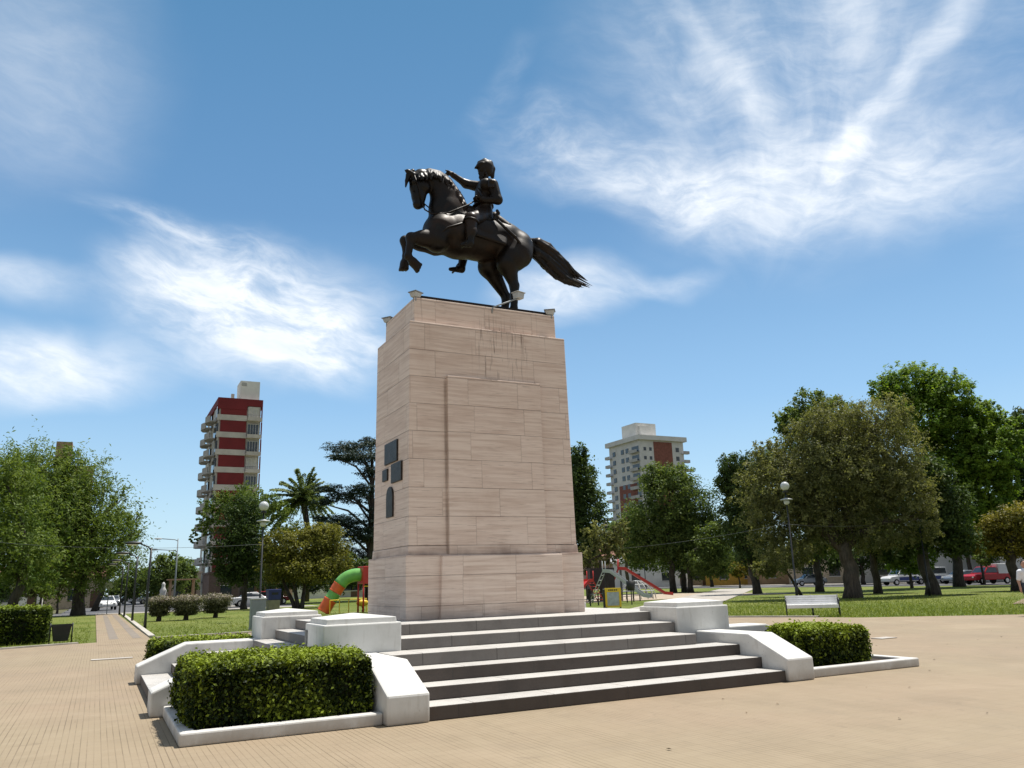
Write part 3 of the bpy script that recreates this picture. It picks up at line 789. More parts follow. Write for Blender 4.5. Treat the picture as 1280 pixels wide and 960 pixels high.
# ------------------------------------------------------------------ equestrian statue
def S(u, v, y): return aty(u, v, y)
stt = thing('equestrian_statue', 'dark bronze rearing horse with a pointing uniformed rider on the pedestal', 'statue', (0.9, 0, 7.07))
hs_ = SDF(0.08)
fy = (1, 1.0, 1)
# trunk
hs_.chain([S(553, 291, 0), S(572, 296, 0), S(600, 299, 0), S(628, 303, 0), S(644, 308, 0)], [0.43, 0.47, 0.47, 0.44, 0.38], (1, 1.0, 1))
hs_.chain([S(578, 280, 0), S(590, 281, 0), S(622, 296, 0)], [0.36, 0.34, 0.30], (1, 1.3, 1))          # withers and back
for s in (-1, 1):
    hs_.cap(S(648, 309, 0.18*s), S(640, 322, 0.24*s), 0.33, 0.31)                                  # haunches
    hs_.cap(S(551, 288, 0.16*s), S(546, 301, 0.22*s), 0.33, 0.25)                                  # shoulders / chest
# neck and head
hs_.chain([S(562, 286, 0), S(559, 264, 0), S(557, 246, 0), S(547, 229, 0), S(532, 222, 0)], [0.46, 0.40, 0.335, 0.25, 0.17], (1, 1.35, 1))
hs_.chain([S(526, 221, 0), S(526, 233, 0), S(523.5, 246, 0), S(523.5, 254, 0)], [0.17, 0.185, 0.14, 0.118], (1, 1.1, 1), 0.06)
hs_.chain([S(518.5, 223, 0), S(519.5, 236, 0), S(521.5, 250, 0)], [0.14, 0.115, 0.085], (1, 1.0, 1), 0.06)                                  # forehead
hs_.cap(S(530.5, 234.5, -0.07), S(530.5, 234.5, 0.07), 0.118, k=0.05)                                      # jowls
hs_.cap(S(522, 256, -0.03), S(522, 256, 0.03), 0.10, k=0.03)
hs_.cap(S(529, 257, 0), S(528, 256, 0), 0.045, k=0.04)                                             # lower lip
for s in (-1, 1):
    hs_.cap(S(516.5, 227, 0.135*s), S(518.5, 227, 0.135*s), 0.042, k=0.03)                           # eyes
    hs_.cap(S(518.5, 254, 0.06*s), S(519, 255, 0.06*s), 0.03, k=0.03)                              # nostrils
    hs_.chain([S(514, 217, 0.085*s), S(510, 214.5, 0.10*s), S(506, 212.5, 0.11*s)], [0.06, 0.05, 0.012], (1, 1, 1), 0.03)
# hind legs: stifle, hock, cannon, hoof (left is the near side, y<0)
def hind(y, hip, st, hk, fet, hoof):
    hs_.chain([S(*hip, y*0.9), S(*st, y)], [0.33, 0.235])
    hs_.chain([S(*st, y), S(*hk, y)], [0.225, 0.098], (1, 1.15, 1))
    P = S(*hk, y)
    hs_.cap(P, P+np.array([0.06, 0, 0.05]), 0.095, 0.05, k=0.05)
    hs_.chain([P, np.array([fet, y, 7.27])], [0.10, 0.078], k=0.05)
    hs_.chain([np.array([fet, y, 7.27]), np.array([hoof, y, 7.15])], [0.082, 0.09], k=0.04)
    hs_.cap(np.array([hoof, y, 7.14]), np.array([hoof-0.05, y, 7.09]), 0.105, 0.125, k=0.03)
hind(0.25, (640, 322), (611, 334), (633, 372), S(631, 372, 0.25)[0]-0.04, S(631, 372, 0.25)[0]-0.14)
hind(-0.27, (647, 318), (634, 330), (643, 358), S(643, 358, -0.27)[0]-0.03, S(643, 358, -0.27)[0]-0.12)
# fore legs
def fore(y, el, kn, ft, pa, hf, hs=1):
    hs_.chain([S(*el, y*0.85), S(el[0]*0.5+kn[0]*0.5, el[1]*0.5+kn[1]*0.5, y), S(*kn, y)], [0.24, 0.165, 0.105], (1, 1.2, 1), 0.09)
    hs_.cap(S(kn[0]-0.5, kn[1], y), S(kn[0], kn[1]+2, y), 0.108, 0.10, k=0.03)
    hs_.chain([S(*kn, y), S(*ft, y)], [0.092, 0.068], k=0.05)
    hs_.cap(S(*ft, y), S(*ft, y), 0.082, k=0.03)
    hs_.chain([S(*ft, y), S(*pa, y)], [0.068, 0.078], k=0.03)
    A, B = np.array(S(*pa, y)), np.array(S(*hf, y)); dv = (B-A)/np.linalg.norm(B-A); sd_ = np.array([dv[2], 0, -dv[0]])*hs
    T_, Hl = B+sd_*0.045, B-sd_*0.085-dv*0.06
    hs_.cap(A, A+dv*0.06, 0.08, 0.09, k=0.02)
    for w in (-0.05, 0.0, 0.05):
        for e_ in (T_, (T_+Hl)/2, Hl): hs_.cap(A+np.array([0, w*0.5, 0])+dv*0.03, e_+np.array([0, w, 0]), 0.07, 0.03, k=0.035)
fore(-0.24, (545, 299), (514, 297), (510, 320), (515.0, 326), (524.0, 337.5))
fore(0.24, (543, 306), (506.5, 301), (507.5, 320), (506.3, 327), (503.0, 338.0))
hs_.build('horse', 0.024, BRONZE, stt)
# mane
mn = SDF(0.016)
NM = 64
for i in range(NM):
    f = i/(NM-1)
    cr_ = [(524, 216.5), (536, 212.5), (549, 215.5), (560, 223.5), (569, 235), (576, 247), (582, 258)]
    q = f*(len(cr_)-1.001); j = int(q); g = q-j
    u = cr_[j][0]*(1-g)+cr_[j+1][0]*g; v = cr_[j][1]*(1-g)+cr_[j+1][1]*g
    for y0, drop in ((-0.05, random.uniform(5, 13)), (0.0, random.uniform(2, 5)), (0.05, random.uniform(8, 14))):
        w = random.uniform(-1.0, 1.6)
        mn.chain([S(u+0.4, v+0.2, y0*0.5), S(u+0.8+w, v+drop*0.35, y0*2.9), S(u+1.2+w*2, v+drop*0.7, y0*4.3), S(u+1.0+w*2.5, v+drop, y0*4.9)], [0.04, 0.034, 0.026, 0.008])
for s in (-0.06, 0.0, 0.06):
    mn.chain([S(516, 214, s), S(510.5, 219, s*1.2), S(508.5, 226, s), S(507+s*8, 234, s*0.6)], [0.05, 0.055, 0.04, 0.01])
mn.build('mane', 0.015, BRONZE, stt)
# tail
tl = SDF(0.02)
for i in range(46):
    a0 = random.uniform(-1, 1); y0 = random.uniform(-0.2, 0.2); L = random.uniform(0.72, 1.0)
    top = [(662, 302), (675, 303), (691, 310), (704, 325), (720, 341), (746, 356)]
    bot = [(662, 308), (670, 322), (683, 336), (697, 348), (710, 356.5), (732, 363)]
    pts, rad = [], []
    for j in range(6):
        f = (a0+1)/2
        jj = j/5*5*L; k0 = min(4, int(jj)); g = jj-k0
        T = np.array(top[k0])*(1-g)+np.array(top[k0+1])*g; B = np.array(bot[k0])*(1-g)+np.array(bot[k0+1])*g
        fw = f+0.05*math.sin(j*2.1+i)
        q = T*(1-fw)+B*fw
        pts.append(S(q[0], q[1], y0*(1 if j else 0.4)+0.03*math.sin(j*1.7+i*1.3)))
        rad.append([0.07, 0.078, 0.07, 0.056, 0.042, 0.010][j]*(0.75+0.5*((i*7) % 5)/4))
    tl.chain(pts, rad)
tl.build('tail', 0.017, BRONZE, stt)
# saddle cloth and saddle
sc_ = SDF(0.05)
for s in (-1, 1):
    for u in np.linspace(596, 632, 10):
        vt = 271+(u-596)*0.33
        sc_.chain([S(u, vt, 0.10*s), S(u, vt+10, 0.36*s), S(u-1, vt+22, 0.475*s)], [0.07, 0.06, 0.045])
    sc_.cap(S(624, 277, 0.2*s), S(634, 284, 0.28*s), 0.12, 0.11)                                   # rolled cloak / saddle bags
sc_.cap(S(586, 262, 0), S(596, 268, 0), 0.10, 0.14)                                                # pommel
sc_.cap(S(618, 272, -0.15), S(618, 272, 0.15), 0.13)
sc_.build('saddle', 0.026, BRONZE, stt)
# bridle, reins, girth straps
br = MB()
def strap(pts, r): br.tube(pts, r, 6)
for s in (-1, 1):
    strap([S(526, 251, 0.12*s), S(531, 262, 0.16*s), S(540, 267.5, 0.22*s), S(560, 266, 0.36*s), S(585, 256, 0.28*s), S(597, 249, -0.14)], 0.016)
    strap([S(526, 251, 0.12*s), S(538, 261, 0.17*s)], 0.014)
    strap([S(518, 219, 0.15*s), S(524, 236, 0.175*s), S(526, 251, 0.12*s)], 0.014)
    strap([S(545, 296, 0.40*s), S(560, 284, 0.50*s), S(588, 276, 0.44*s)], 0.022)
strap([S(517, 238, -0.13), S(514.5, 238.5, 0), S(517, 238, 0.13)], 0.014)
strap([S(514, 224, -0.15), S(511, 221, 0), S(514, 224, 0.15)], 0.014)
o = br.build('bridle', BRONZE, stt, smooth=True); o.location = -Vector(stt.location)
# rider: one continuous body
rd = SDF(0.05)
rd.cap(S(603, 270, -0.10), S(603, 270, 0.10), 0.23)
rd.chain([S(603.5, 268, 0), S(604, 254, 0), S(606, 240, 0)], [0.20, 0.185, 0.215], (1, 0.82, 1))
rd.cap(S(607, 231, -0.22), S(607, 231, 0.22), 0.145)
rd.chain([S(605.5, 227, 0), S(605, 219, 0)], [0.10, 0.085])
rd.chain([S(606.5, 213, 0), S(605, 217, 0)], [0.135, 0.11], (1, 1.12, 1))
rd.cap(S(599.5, 215, 0), S(599, 217, 0), 0.028, 0.026, k=0.03)     # nose
rd.cap(S(601, 221.5, 0), S(602, 221, 0), 0.05, k=0.03)             # chin
for s in (-1, 1): rd.cap(S(607, 216, 0.13*s), S(607, 217.5, 0.13*s), 0.03, k=0.02)
# near arm bent to the reins
rd.chain([S(616, 231, -0.33), S(622.5, 250, -0.40)], [0.125, 0.098]); rd.chain([S(622.5, 250, -0.40), S(605, 250, -0.30)], [0.095, 0.068])
hp = S(600, 249, -0.26)
rd.cap(S(605, 250, -0.29), hp, 0.06, 0.055)
for i in range(4):
    o1 = hp+np.array([-0.03, -0.055+0.036*i, 0.01]); rd.chain([o1, o1+np.array([-0.085, 0.01, 0.015]), o1+np.array([-0.075, 0.02, -0.06])], [0.024, 0.022, 0.018], k=0.012)
rd.chain([hp+np.array([0, -0.04, 0.04]), hp+np.array([-0.06, -0.05, 0.075])], [0.026, 0.02], k=0.015)
# far arm stretched forward, pointing
rd.chain([S(599, 233.5, 0.33), S(582.5, 230, 0.42)], [0.125, 0.098]); rd.chain([S(582.5, 230, 0.42), S(567, 219.5, 0.40)], [0.09, 0.06])
hp = S(563.5, 217.3, 0.40)
rd.cap(S(567, 219.5, 0.40), hp, 0.055, 0.05, (1, 1, 1.2))
dv = S(556, 214.5, 0.40)-hp
rd.chain([hp+np.array([0, -0.045, 0.01]), hp+dv*0.6+np.array([0, -0.045, 0.015]), hp+dv+np.array([0, -0.045, 0.01])], [0.026, 0.022, 0.016], k=0.012)
for i in range(3):
    o1 = hp+np.array([-0.03, -0.01+0.036*i, 0.0]); rd.chain([o1, o1+dv*0.42, o1+dv*0.3+np.array([0, 0, -0.07])], [0.024, 0.021, 0.016], k=0.012)
rd.chain([hp+np.array([0.02, -0.06, 0]), hp+np.array([-0.06, -0.095, -0.03])], [0.026, 0.018], k=0.015)
# legs, boots
rd.chain([S(603, 272, -0.20), S(589, 274, -0.50)], [0.20, 0.145]); rd.chain([S(589, 274, -0.50), S(589, 290, -0.56), S(587, 302, -0.56)], [0.14, 0.12, 0.08])
rd.chain([S(588, 304.5, -0.56), S(578, 306, -0.58)], [0.078, 0.05], (1, 1.2, 1))
rd.chain([S(603, 274, 0.20), S(588, 282, 0.50)], [0.20, 0.145]); rd.chain([S(588, 282, 0.50), S(581, 312, 0.58), S(577, 334, 0.58)], [0.14, 0.125, 0.082])
rd.chain([S(577, 337, 0.58), S(563, 336.5, 0.58)], [0.082, 0.045], (1, 1.2, 1))
# coat skirts
for s in (-1, 1):
    rd.chain([S(607, 260, 0.16*s), S(612, 276, 0.30*s)], [0.14, 0.09])
rd.build('rider', 0.018, BRONZE, stt)
# helmet with visor, crest and horsehair
hm = SDF(0.03)
hm.cap(S(607, 209, 0), S(606.5, 212, 0), 0.18, 0.175, (1, 1.08, 1))
hm.chain([S(601, 207, 0), S(594.5, 210, 0)], [0.11, 0.03], (1, 0.75, 2.0))
hm.chain([S(599, 203.5, 0), S(606, 201, 0), S(612.5, 204, 0), S(615.5, 211, 0), S(615.5, 221, 0)], [0.045, 0.055, 0.065, 0.065, 0.045], (1, 1.2, 1))
for s in (-1, 1): hm.chain([S(606, 213, 0.14*s), S(603.5, 221, 0.09*s)], [0.025, 0.018])
hm.build('helmet', 0.016, BRONZE, stt)
for s in (-1, 1):
    ep = SDF(0.02)
    ep.cap(S(612, 226.5, 0.26*s), S(614.5, 228, 0.42*s), 0.085, 0.09, (1, 1, 1.5))
    for j in range(6):
        w = j/5*PI
        ep.cap(S(611+j*1.2, 229, 0.44*s), S(611+j*1.2, 233.5, 0.47*s), 0.022, 0.016)
    ep.build('epaulette', 0.014, BRONZE, stt)
bt_ = MB()
ring_ = lambda c, rx, ry, tz: [np.array(c)+np.array([rx*math.cos(w), ry*math.sin(w), tz*math.cos(w)]) for w in np.linspace(0, 2*PI, 17)]
bt_.tube(ring_(S(603.5, 259, 0), 0.215, 0.255, 0.0), 0.026, 6)
bt_.tube([S(598, 236, -0.16), S(606, 248, -0.27), S(614, 258, -0.24)], 0.022, 6)
o = bt_.build('belt', BRONZE, stt, smooth=True); o.location = -Vector(stt.location)
for s, kn_ in ((-1, (589, 277, -0.505)), (1, (588, 285, 0.505))):
    bc = MB(); bc.tube(ring_(S(*kn_), 0.15, 0.15, 0.03*s), 0.028, 6)
    o = bc.build('boot_cuff', BRONZE, stt, smooth=True); o.location = -Vector(stt.location)
sw = SDF(0.015)
sw.chain([S(617, 274, -0.42), S(622.5, 266, -0.46)], [0.03, 0.028]); sw.chain([S(618, 268, -0.46), S(623, 272, -0.46)], [0.022, 0.022])
sw.chain([S(623, 266.5, -0.46), S(621.5, 263.5, -0.46)], [0.04, 0.035])
sw.chain([S(619, 273, -0.44), S(632, 285, -0.52), S(644, 296, -0.56), S(653, 308, -0.52)], [0.032, 0.034, 0.032, 0.026])
sw.build('sword', 0.013, BRONZE, stt)
for y, a0, kx in ((-0.60, (588, 278), (580, 305)), (0.60, (583, 318), (568, 337))):
    sp = MB()
    sp.tube([S(*a0, y), S(kx[0]+3, kx[1]-5, y)], 0.017, 6)
    T = S(kx[0]+3, kx[1]-5, y)
    F_ = S(kx[0]-0.5, kx[1]+2.2, y)
    for s in (-1, 1): sp.tube([T, T+np.array([-0.02, 0.085*s, -0.06]), F_+np.array([0, 0.085*s, 0])], 0.014, 6)
    sp.tube([F_+np.array([0, -0.09, 0]), F_+np.array([0, 0.09, 0])], 0.022, 6)
    o = sp.build('stirrup', BRONZE, stt, smooth=True); o.location = -Vector(stt.location)
MB().box(-0.25, -0.62, 0.002, 0.75, 0.62, 0.04).build('base_plate', BRONZE, stt, bevel=0.01)

# ------------------------------------------------------------------ foliage
def leaf_quads(P, Nrm, size, aspect=0.55, jit=0.7):
    n = len(P)
    a = rng.normal(size=(n, 3)); a -= Nrm*(a*Nrm).sum(1, keepdims=True); a /= np.linalg.norm(a, axis=1, keepdims=True)+1e-9
    b = np.cross(Nrm, a)
    l = (size*(1-jit/2+jit*rng.random(n)))[:, None]*0.5 if hasattr(size, '__len__') else (size*(1-jit/2+jit*rng.random(n)))[:, None]*0.5
    w = l*aspect
    fold = Nrm*l*0.25
    V = np.stack([P-a*l, P-b*w+fold, P+a*l, P+b*w+fold], 1).reshape(-1, 3)
    return V, np.arange(4*n).reshape(-1, 4)
def unit(n):
    d = rng.normal(size=(n, 3)); return d/np.linalg.norm(d, axis=1, keepdims=True)

def crown(name, lobes, n, size, mat, parent, clump=0.16, per=26, inner=0.45, flat=0.8, aspect=0.55, up=0.5, droop=0.0, spiky=0.0):
    """lobes: list of (centre, (rx, ry, rz)); leaves gathered in clumps spread through each lobe"""
    vol = np.array([(r[0]*r[1]*r[2])**(2/3) for c, r in lobes]); share = vol/vol.sum()
    Ps, Ns, Ts = [], [], []
    for (c, r), sh in zip(lobes, share):
        nc = max(4, int(n*sh/per))
        d = unit(nc); rad = inner+(1-inner)*rng.random(nc)**0.6
        rad *= 1+0.16*np.clip(rng.normal(size=nc), -2, 1.2)
        cen = np.array(c)+d*rad[:, None]*np.array(r)
        cs = clump*np.mean(r)*(0.6+0.8*rng.random(nc))
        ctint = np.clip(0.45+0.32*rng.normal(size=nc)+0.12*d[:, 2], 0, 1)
        k = np.repeat(np.arange(nc), per)
        g = rng.normal(size=(len(k), 3))
        if spiky:   # leaves along little twigs that stick outwards
            tw = d*np.array([1, 1, 0.7])+0.7*rng.normal(size=(nc, 3))+np.array([0, 0, 0.25])
            tw /= np.linalg.norm(tw, axis=1, keepdims=True)
            s = rng.random(len(k))
            p = cen[k]+tw[k]*(s*spiky*cs[k]*3.0)[:, None]+g*(cs[k]*0.28)[:, None]
        else:
            p = cen[k]+g*cs[k][:, None]*np.array([1, 1, flat])*0.75
        p[:, 2] -= droop*np.abs(g[:, 0])*cs[k]
        nn = d[k]*0.6+unit(len(k))*0.9+np.array([0, 0, up]); nn /= np.linalg.norm(nn, axis=1, keepdims=True)
        Ps.append(p); Ns.append(nn); Ts.append(np.clip(ctint[k]+0.16*rng.normal(size=len(k)), 0, 1))
    P, Nn, T = np.concatenate(Ps), np.concatenate(Ns), np.concatenate(Ts)
    keep = P[:, 2] > 0.25
    P, Nn, T = P[keep], Nn[keep], T[keep]
    V, F = leaf_quads(P, Nn, size, aspect)
    if parent is not None: V = V-np.array(parent.location)
    return np_mesh(name, V, F, mat, parent, np.repeat(T, 4))

def trunk_mesh(base, lobes, r0, fork, mat, parent, limbs=7, lean=(0, 0), n=9, multi=1):
    m = MB()
    base = np.array(base, float)
    for q in range(multi):
        off = np.array([0.0, 0, 0]) if multi == 1 else np.array([random.uniform(-1, 1), random.uniform(-1, 1), 0])*r0*2.2
        b0 = base+off*0.6; r = r0*(1 if multi == 1 else 0.7)
        top = b0+np.array([lean[0], lean[1], fork])+off*1.6
        pts, rad = [], []
        for i in range(7):
            f = i/6
            w = np.array([random.uniform(-1, 1), random.uniform(-1, 1), 0])*r*0.25*(1 if 0 < i else 0)
            pts.append(b0*(1-f)+top*f+w); rad.append(r*0.88*(1.0-0.32*f)+r*0.22*max(0, 1-f*7)**1.5)
        pts[0][2] -= 0.15
        m.tube(pts, rad, n)
        ls = lobes if len(lobes) <= limbs else random.sample(lobes, limbs)
        for c, rr in ls:
            e = np.array(c)+np.array([random.uniform(-.3, .3)*rr[0], random.uniform(-.3, .3)*rr[1], random.uniform(-.2, .35)*rr[2]])
            s = pts[-1] if random.random() < 0.6 else pts[-2]
            mid = s*0.5+e*0.5+np.array([random.uniform(-.1, .1), random.uniform(-.1, .1), 0.08])*np.linalg.norm(e-s)
            rl = r*random.uniform(0.32, 0.5)
            m.tube([s-np.array([0, 0, r*0.3]), s*0.7+mid*0.3, mid, mid*0.45+e*0.55, e], [rl*1.15, rl, rl*0.7, rl*0.45, rl*0.15], 6)
            for z in range(3):
                e2 = e+unit(1)[0]*np.array(rr)*0.75
                m.tube([mid*0.6+e*0.4, (mid*.3+e*.3+e2*.4), e2], [rl*0.4, rl*0.25, rl*0.06], 5)
    m.v = [(x-parent.location[0], y-parent.location[1], z-parent.location[2]) for x, y, z in m.v]
    return m.build('trunk', mat, parent, smooth=True)

LG = {
 'ash': leafmat('feathery_green_leaves', (0.07, 0.12, 0.026), (0.19, 0.25, 0.06), 0.35),
 'dark': leafmat('dark_green_leaves', (0.032, 0.06, 0.02), (0.10, 0.145, 0.045), 0.32),
 'mid': leafmat('mid_green_leaves', (0.06, 0.10, 0.03), (0.18, 0.235, 0.07), 0.4),
 'bright': leafmat('bright_green_leaves', (0.07, 0.14, 0.022), (0.23, 0.33, 0.05), 0.45),
 'olive': leafmat('olive_brown_leaves', (0.078, 0.092, 0.036), (0.28, 0.285, 0.13), 0.38),
 'yellow': leafmat('yellow_green_leaves', (0.075, 0.085, 0.02), (0.25, 0.24, 0.05), 0.3),
 'amber': leafmat('amber_leaves', (0.09, 0.095, 0.02), (0.29, 0.25, 0.05), 0.32),
 'cedar': leafmat('blue_green_needles', (0.018, 0.034, 0.027), (0.05, 0.075, 0.055), 0.1),
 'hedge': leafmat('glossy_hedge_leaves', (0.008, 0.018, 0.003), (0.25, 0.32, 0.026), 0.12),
 'hedge2': leafmat('dull_hedge_leaves', (0.012, 0.028, 0.005), (0.22, 0.29, 0.03), 0.18),
 'bush': leafmat('dusty_bush_leaves', (0.045, 0.055, 0.026), (0.15, 0.15, 0.08), 0.25),
 'bloom': leafmat('pale_bush_blossom', (0.30, 0.25, 0.22), (0.52, 0.46, 0.42), 0.25),
 'palm': leafmat('palm_fronds', (0.06, 0.10, 0.03), (0.18, 0.22, 0.07), 0.25),
 'far': leafmat('far_green_leaves', (0.06, 0.10, 0.032), (0.15, 0.20, 0.06), 0.32),
}
def lob(D, *L):
    """lobes given as seen in the photo (u, v, half width, half height, metres behind D), turned into real positions and sizes"""
    out = []
    for t in L:
        u, v, ru, rv = t[:4]; dd = t[4] if len(t) > 4 else random.uniform(-0.35, 0.35)*ru*pxm(atd(u, v, D))
        c = atd(u, v, D+dd); s = pxm(c)
        out.append((c, (ru*s, ru*s*0.9, rv*s)))
    return out
def tree(label, base, D, lobes, n, size, leaf, r0, fork, bark=BARKD, name='tree', group=None, limbs=7, multi=1, lean=(0, 0), **kw):
    g = gnd(*base) if D is None else atd(base[0], base[1], D)
    if D is None: D = float(np.hypot(*(g-CC)[:2]))
    g = np.array([g[0], g[1], -0.03])
    t = thing(name, label, 'tree', tuple(g), 0, group)
    L = lob(D, *lobes)
    crown('crown', L, n, size, LG[leaf], t, **kw)
    trunk_mesh(g, L, r0, fork, bark, t, limbs, lean, multi=multi)
    return t, L, D

# left side
tree('large feathery green tree beside the paved path at the left, its thick trunk forking low', (97, 767), 78,
     [(60, 625, 50, 48), (95, 672, 55, 52), (22, 655, 40, 70), (96, 600, 30, 32), (130, 645, 26, 40), (137, 690, 30, 34), (62, 592, 36, 28), (60, 700, 45, 32), (30, 600, 30, 35), (112, 712, 34, 26), (154, 650, 9, 16), (165, 668, 9, 12), (150, 622, 8, 14), (45, 640, 45, 45), (75, 660, 45, 40), (85, 575, 16, 18), (15, 590, 20, 22)],
     60000, 0.30, 'ash', 0.60, 4.2, BARKD, limbs=11, spiky=1.0, clump=0.26, aspect=0.30, inner=0.3)
tree('leaning feathery green tree cut by the left photo edge behind the clipped hedge', (4, 772), 62,
     [(8, 640, 36, 60), (22, 695, 40, 28), (-25, 660, 40, 60), (40, 715, 30, 20), (10, 600, 26, 30)], 20000, 0.26, 'ash', 0.4, 3.2, BARKD, limbs=8, spiky=1.0, clump=0.26, aspect=0.30, inner=0.3, lean=(1.0, 0))
tree('bare-tipped slanting tree reaching over the street lamps at the end of the path', (118, 752), 96,
     [(150, 668, 14, 16), (168, 655, 9, 12), (140, 690, 20, 14), (176, 640, 5, 8)], 2200, 0.30, 'ash', 0.32, 4.5, BARKD, limbs=6, spiky=1.2, clump=0.3, aspect=0.3, lean=(1.5, 0))
bg = 'low garden trees behind the left hedge'
tree('small yellow-green tree in front of the street behind the left hedge', (72, 757), 90, [(78, 722, 16, 16), (66, 735, 14, 14)], 3500, 0.22, 'yellow', 0.12, 2.2, BARK, group=bg)
tree('small olive tree with thin twin stems behind the left hedge', (50, 757), 92, [(48, 725, 22, 18), (30, 732, 16, 14)], 4200, 0.22, 'olive', 0.13, 2.0, BARK, group=bg)
tree('dark dense bush-like tree at the far left edge of the park', (14, 757), 96, [(10, 728, 26, 22), (-8, 735, 20, 20)], 4500, 0.24, 'dark', 0.15, 1.6, BARK, group=bg)
sg = 'trees lining the far street'
tree('round green street tree behind the second lamp post', (168, 752), 135, [(168, 726, 18, 20), (157, 735, 12, 12)], 5500, 0.36, 'far', 0.25, 2.5, BARK, group=sg)
tree('tall green street tree between the lamp posts and the red tower', (205, 752), 118, [(205, 718, 22, 24), (190, 728, 16, 18), (222, 716, 16, 22), (208, 702, 10, 10)], 9000, 0.34, 'mid', 0.3, 3.0, BARK, group=sg)
tree('green street tree touching the balconies of the red tower', (232, 752), 122, [(228, 715, 13, 18), (238, 725, 10, 16)], 4500, 0.34, 'far', 0.25, 3.0, BARK, group=sg)
tree('distant pale street tree closing the view along the road', (150, 750), 210, [(150, 734, 12, 11), (141, 739, 9, 8)], 2800, 0.5, 'far', 0.3, 2.5, BARK, group=sg)
tree('distant dark street tree at the left side of the road', (120, 752), 150, [(118, 728, 14, 17), (108, 736, 12, 12)], 3600, 0.4, 'dark', 0.3, 3.0, BARK, group=sg)
tree('dark evergreen tree in front of the red tower with a low black trunk', (305, 758), 76,
     [(300, 668, 27, 34), (288, 697, 24, 28), (316, 690, 24, 30), (306, 640, 26, 22), (300, 718, 28, 18)], 22000, 0.22, 'dark', 0.32, 2.6, BARKD)
tree('light green loose tree rising behind the dark evergreen below the red tower', (300, 752), 100,
     [(275, 636, 22, 18), (308, 628, 30, 18), (340, 640, 22, 18), (365, 668, 20, 16), (258, 655, 14, 16), (244, 672, 8, 8)], 15000, 0.26, 'ash', 0.35, 8.0, BARK, spiky=0.7, inner=0.3)
tree('wide yellow-tinged tree with several dark stems left of the tube slide', (376, 755), 72,
     [(388, 682, 38, 26), (350, 682, 22, 22), (415, 700, 26, 24), (350, 708, 24, 18), (385, 712, 36, 18), (405, 672, 22, 16), (338, 692, 14, 14)], 26000, 0.22, 'yellow', 0.30, 2.6, BARKD, multi=3, limbs=5)
tree('dark shade tree behind the tube slide', (350, 752), 92, [(345, 715, 30, 22), (380, 718, 32, 20), (415, 722, 30, 18), (445, 715, 22, 20)], 12000, 0.28, 'dark', 0.35, 2.5, BARKD, multi=2, limbs=4)

# palm
pg = atd(382, 752, 106); pt = thing('palm_tree', 'date palm with an arching crown of fronds above the yellow-tinged tree', 'palm', (pg[0], pg[1], 0))
pc = atd(379, 625, 106)
m = MB(); m.tube([(0, 0, -0.1), (0.1, 0, 4), (0.0, 0.1, 9), (pc[0]-pg[0], pc[1]-pg[1], pc[2])], [0.45, 0.36, 0.34, 0.42], 9); m.build('trunk', BARK, pt, smooth=True)
Ps, Ns = [], []
for i in range(76):
    az = random.uniform(0, 2*PI); el = random.uniform(-0.75, 1.35)
    L = random.uniform(4.2, 5.4); d = np.array([math.cos(az)*math.cos(el), math.sin(az)*math.cos(el), math.sin(el)])
    side = np.cross(d, [0, 0, 1.0]); side /= np.linalg.norm(side)+1e-6
    for f in np.linspace(0.12, 1, 26):
        p = pc+d*L*f+np.array([0, 0, -1.9*f**2.2*(1-0.45*max(0, math.sin(el)))])
        for s in (-1, 1):
            Ps.append(p+side*s*0.22*(1-0.5*f)); Ns.append(d*0.2+np.array([0, 0, 1])+side*s*0.8)
Ps, Ns = np.array(Ps), np.array(Ns); Ns /= np.linalg.norm(Ns, axis=1, keepdims=True)
V, F = leaf_quads(Ps, Ns, 0.62, 0.4)
np_mesh('fronds', V-np.array([pg[0], pg[1], 0]), F, LG['palm'], pt, np.repeat(np.clip(rng.normal(0.5, 0.25, len(Ps)), 0, 1), 4))

# cedar with flat tiers
cg = atd(461, 752, 98); ct = thing('cedar_tree', 'tall dark cedar with flat spreading tiers left of the pedestal', 'tree', (cg[0], cg[1], 0))
m = MB()
topc = atd(466, 572, 98)-cg; s = pxm(cg)
m.tube([(0, 0, -0.1), (topc[0]*0.4, topc[1]*0.4, 6), (topc[0]*0.8, topc[1]*0.8, 12), (topc[0], topc[1], topc[2]+cg[2]*0)], [0.5, 0.40, 0.28, 0.08], 9)
tiers = [(438, 560, 34, 7), (450, 572, 36, 8), (425, 572, 20, 5), (462, 553, 20, 6), (420, 600, 0, 0), (412, 612, 22, 6), (432, 622, 30, 8), (456, 612, 24, 8), (405, 628, 14, 5), (470, 590, 26, 8), (430, 652, 30, 10), (412, 660, 20, 7), (452, 668, 34, 12), (425, 690, 30, 12), (455, 705, 34, 16), (480, 650, 26, 20), (470, 625, 18, 8), (440, 720, 34, 14), (400, 648, 12, 5)]
tl_ = []
for u, v, ru, rv in tiers:
    if ru == 0: continue
    c = atd(u, v, 98+random.uniform(-2.5, 2.5)); tl_.append((c, (ru*s*1.1, ru*s, rv*s*1.05)))
    st_ = np.array([topc[0]*0.7, topc[1]*0.7, max(3.0, c[2]-3.2)])
    e = c-np.array([cg[0], cg[1], 0]); mid = st_*0.5+e*0.5+np.array([0, 0, 0.7])
    m.tube([st_, mid, e-np.array([0, 0, 0.2])], [0.17, 0.12, 0.04], 6)
m.build('trunk', BARKD, ct, smooth=True)
ct.location = (cg[0], cg[1], 0)
crown('crown', tl_, 52000, 0.25, LG['cedar'], ct, clump=0.16, per=22, inner=0.15, flat=0.35, aspect=0.4, up=1.0)

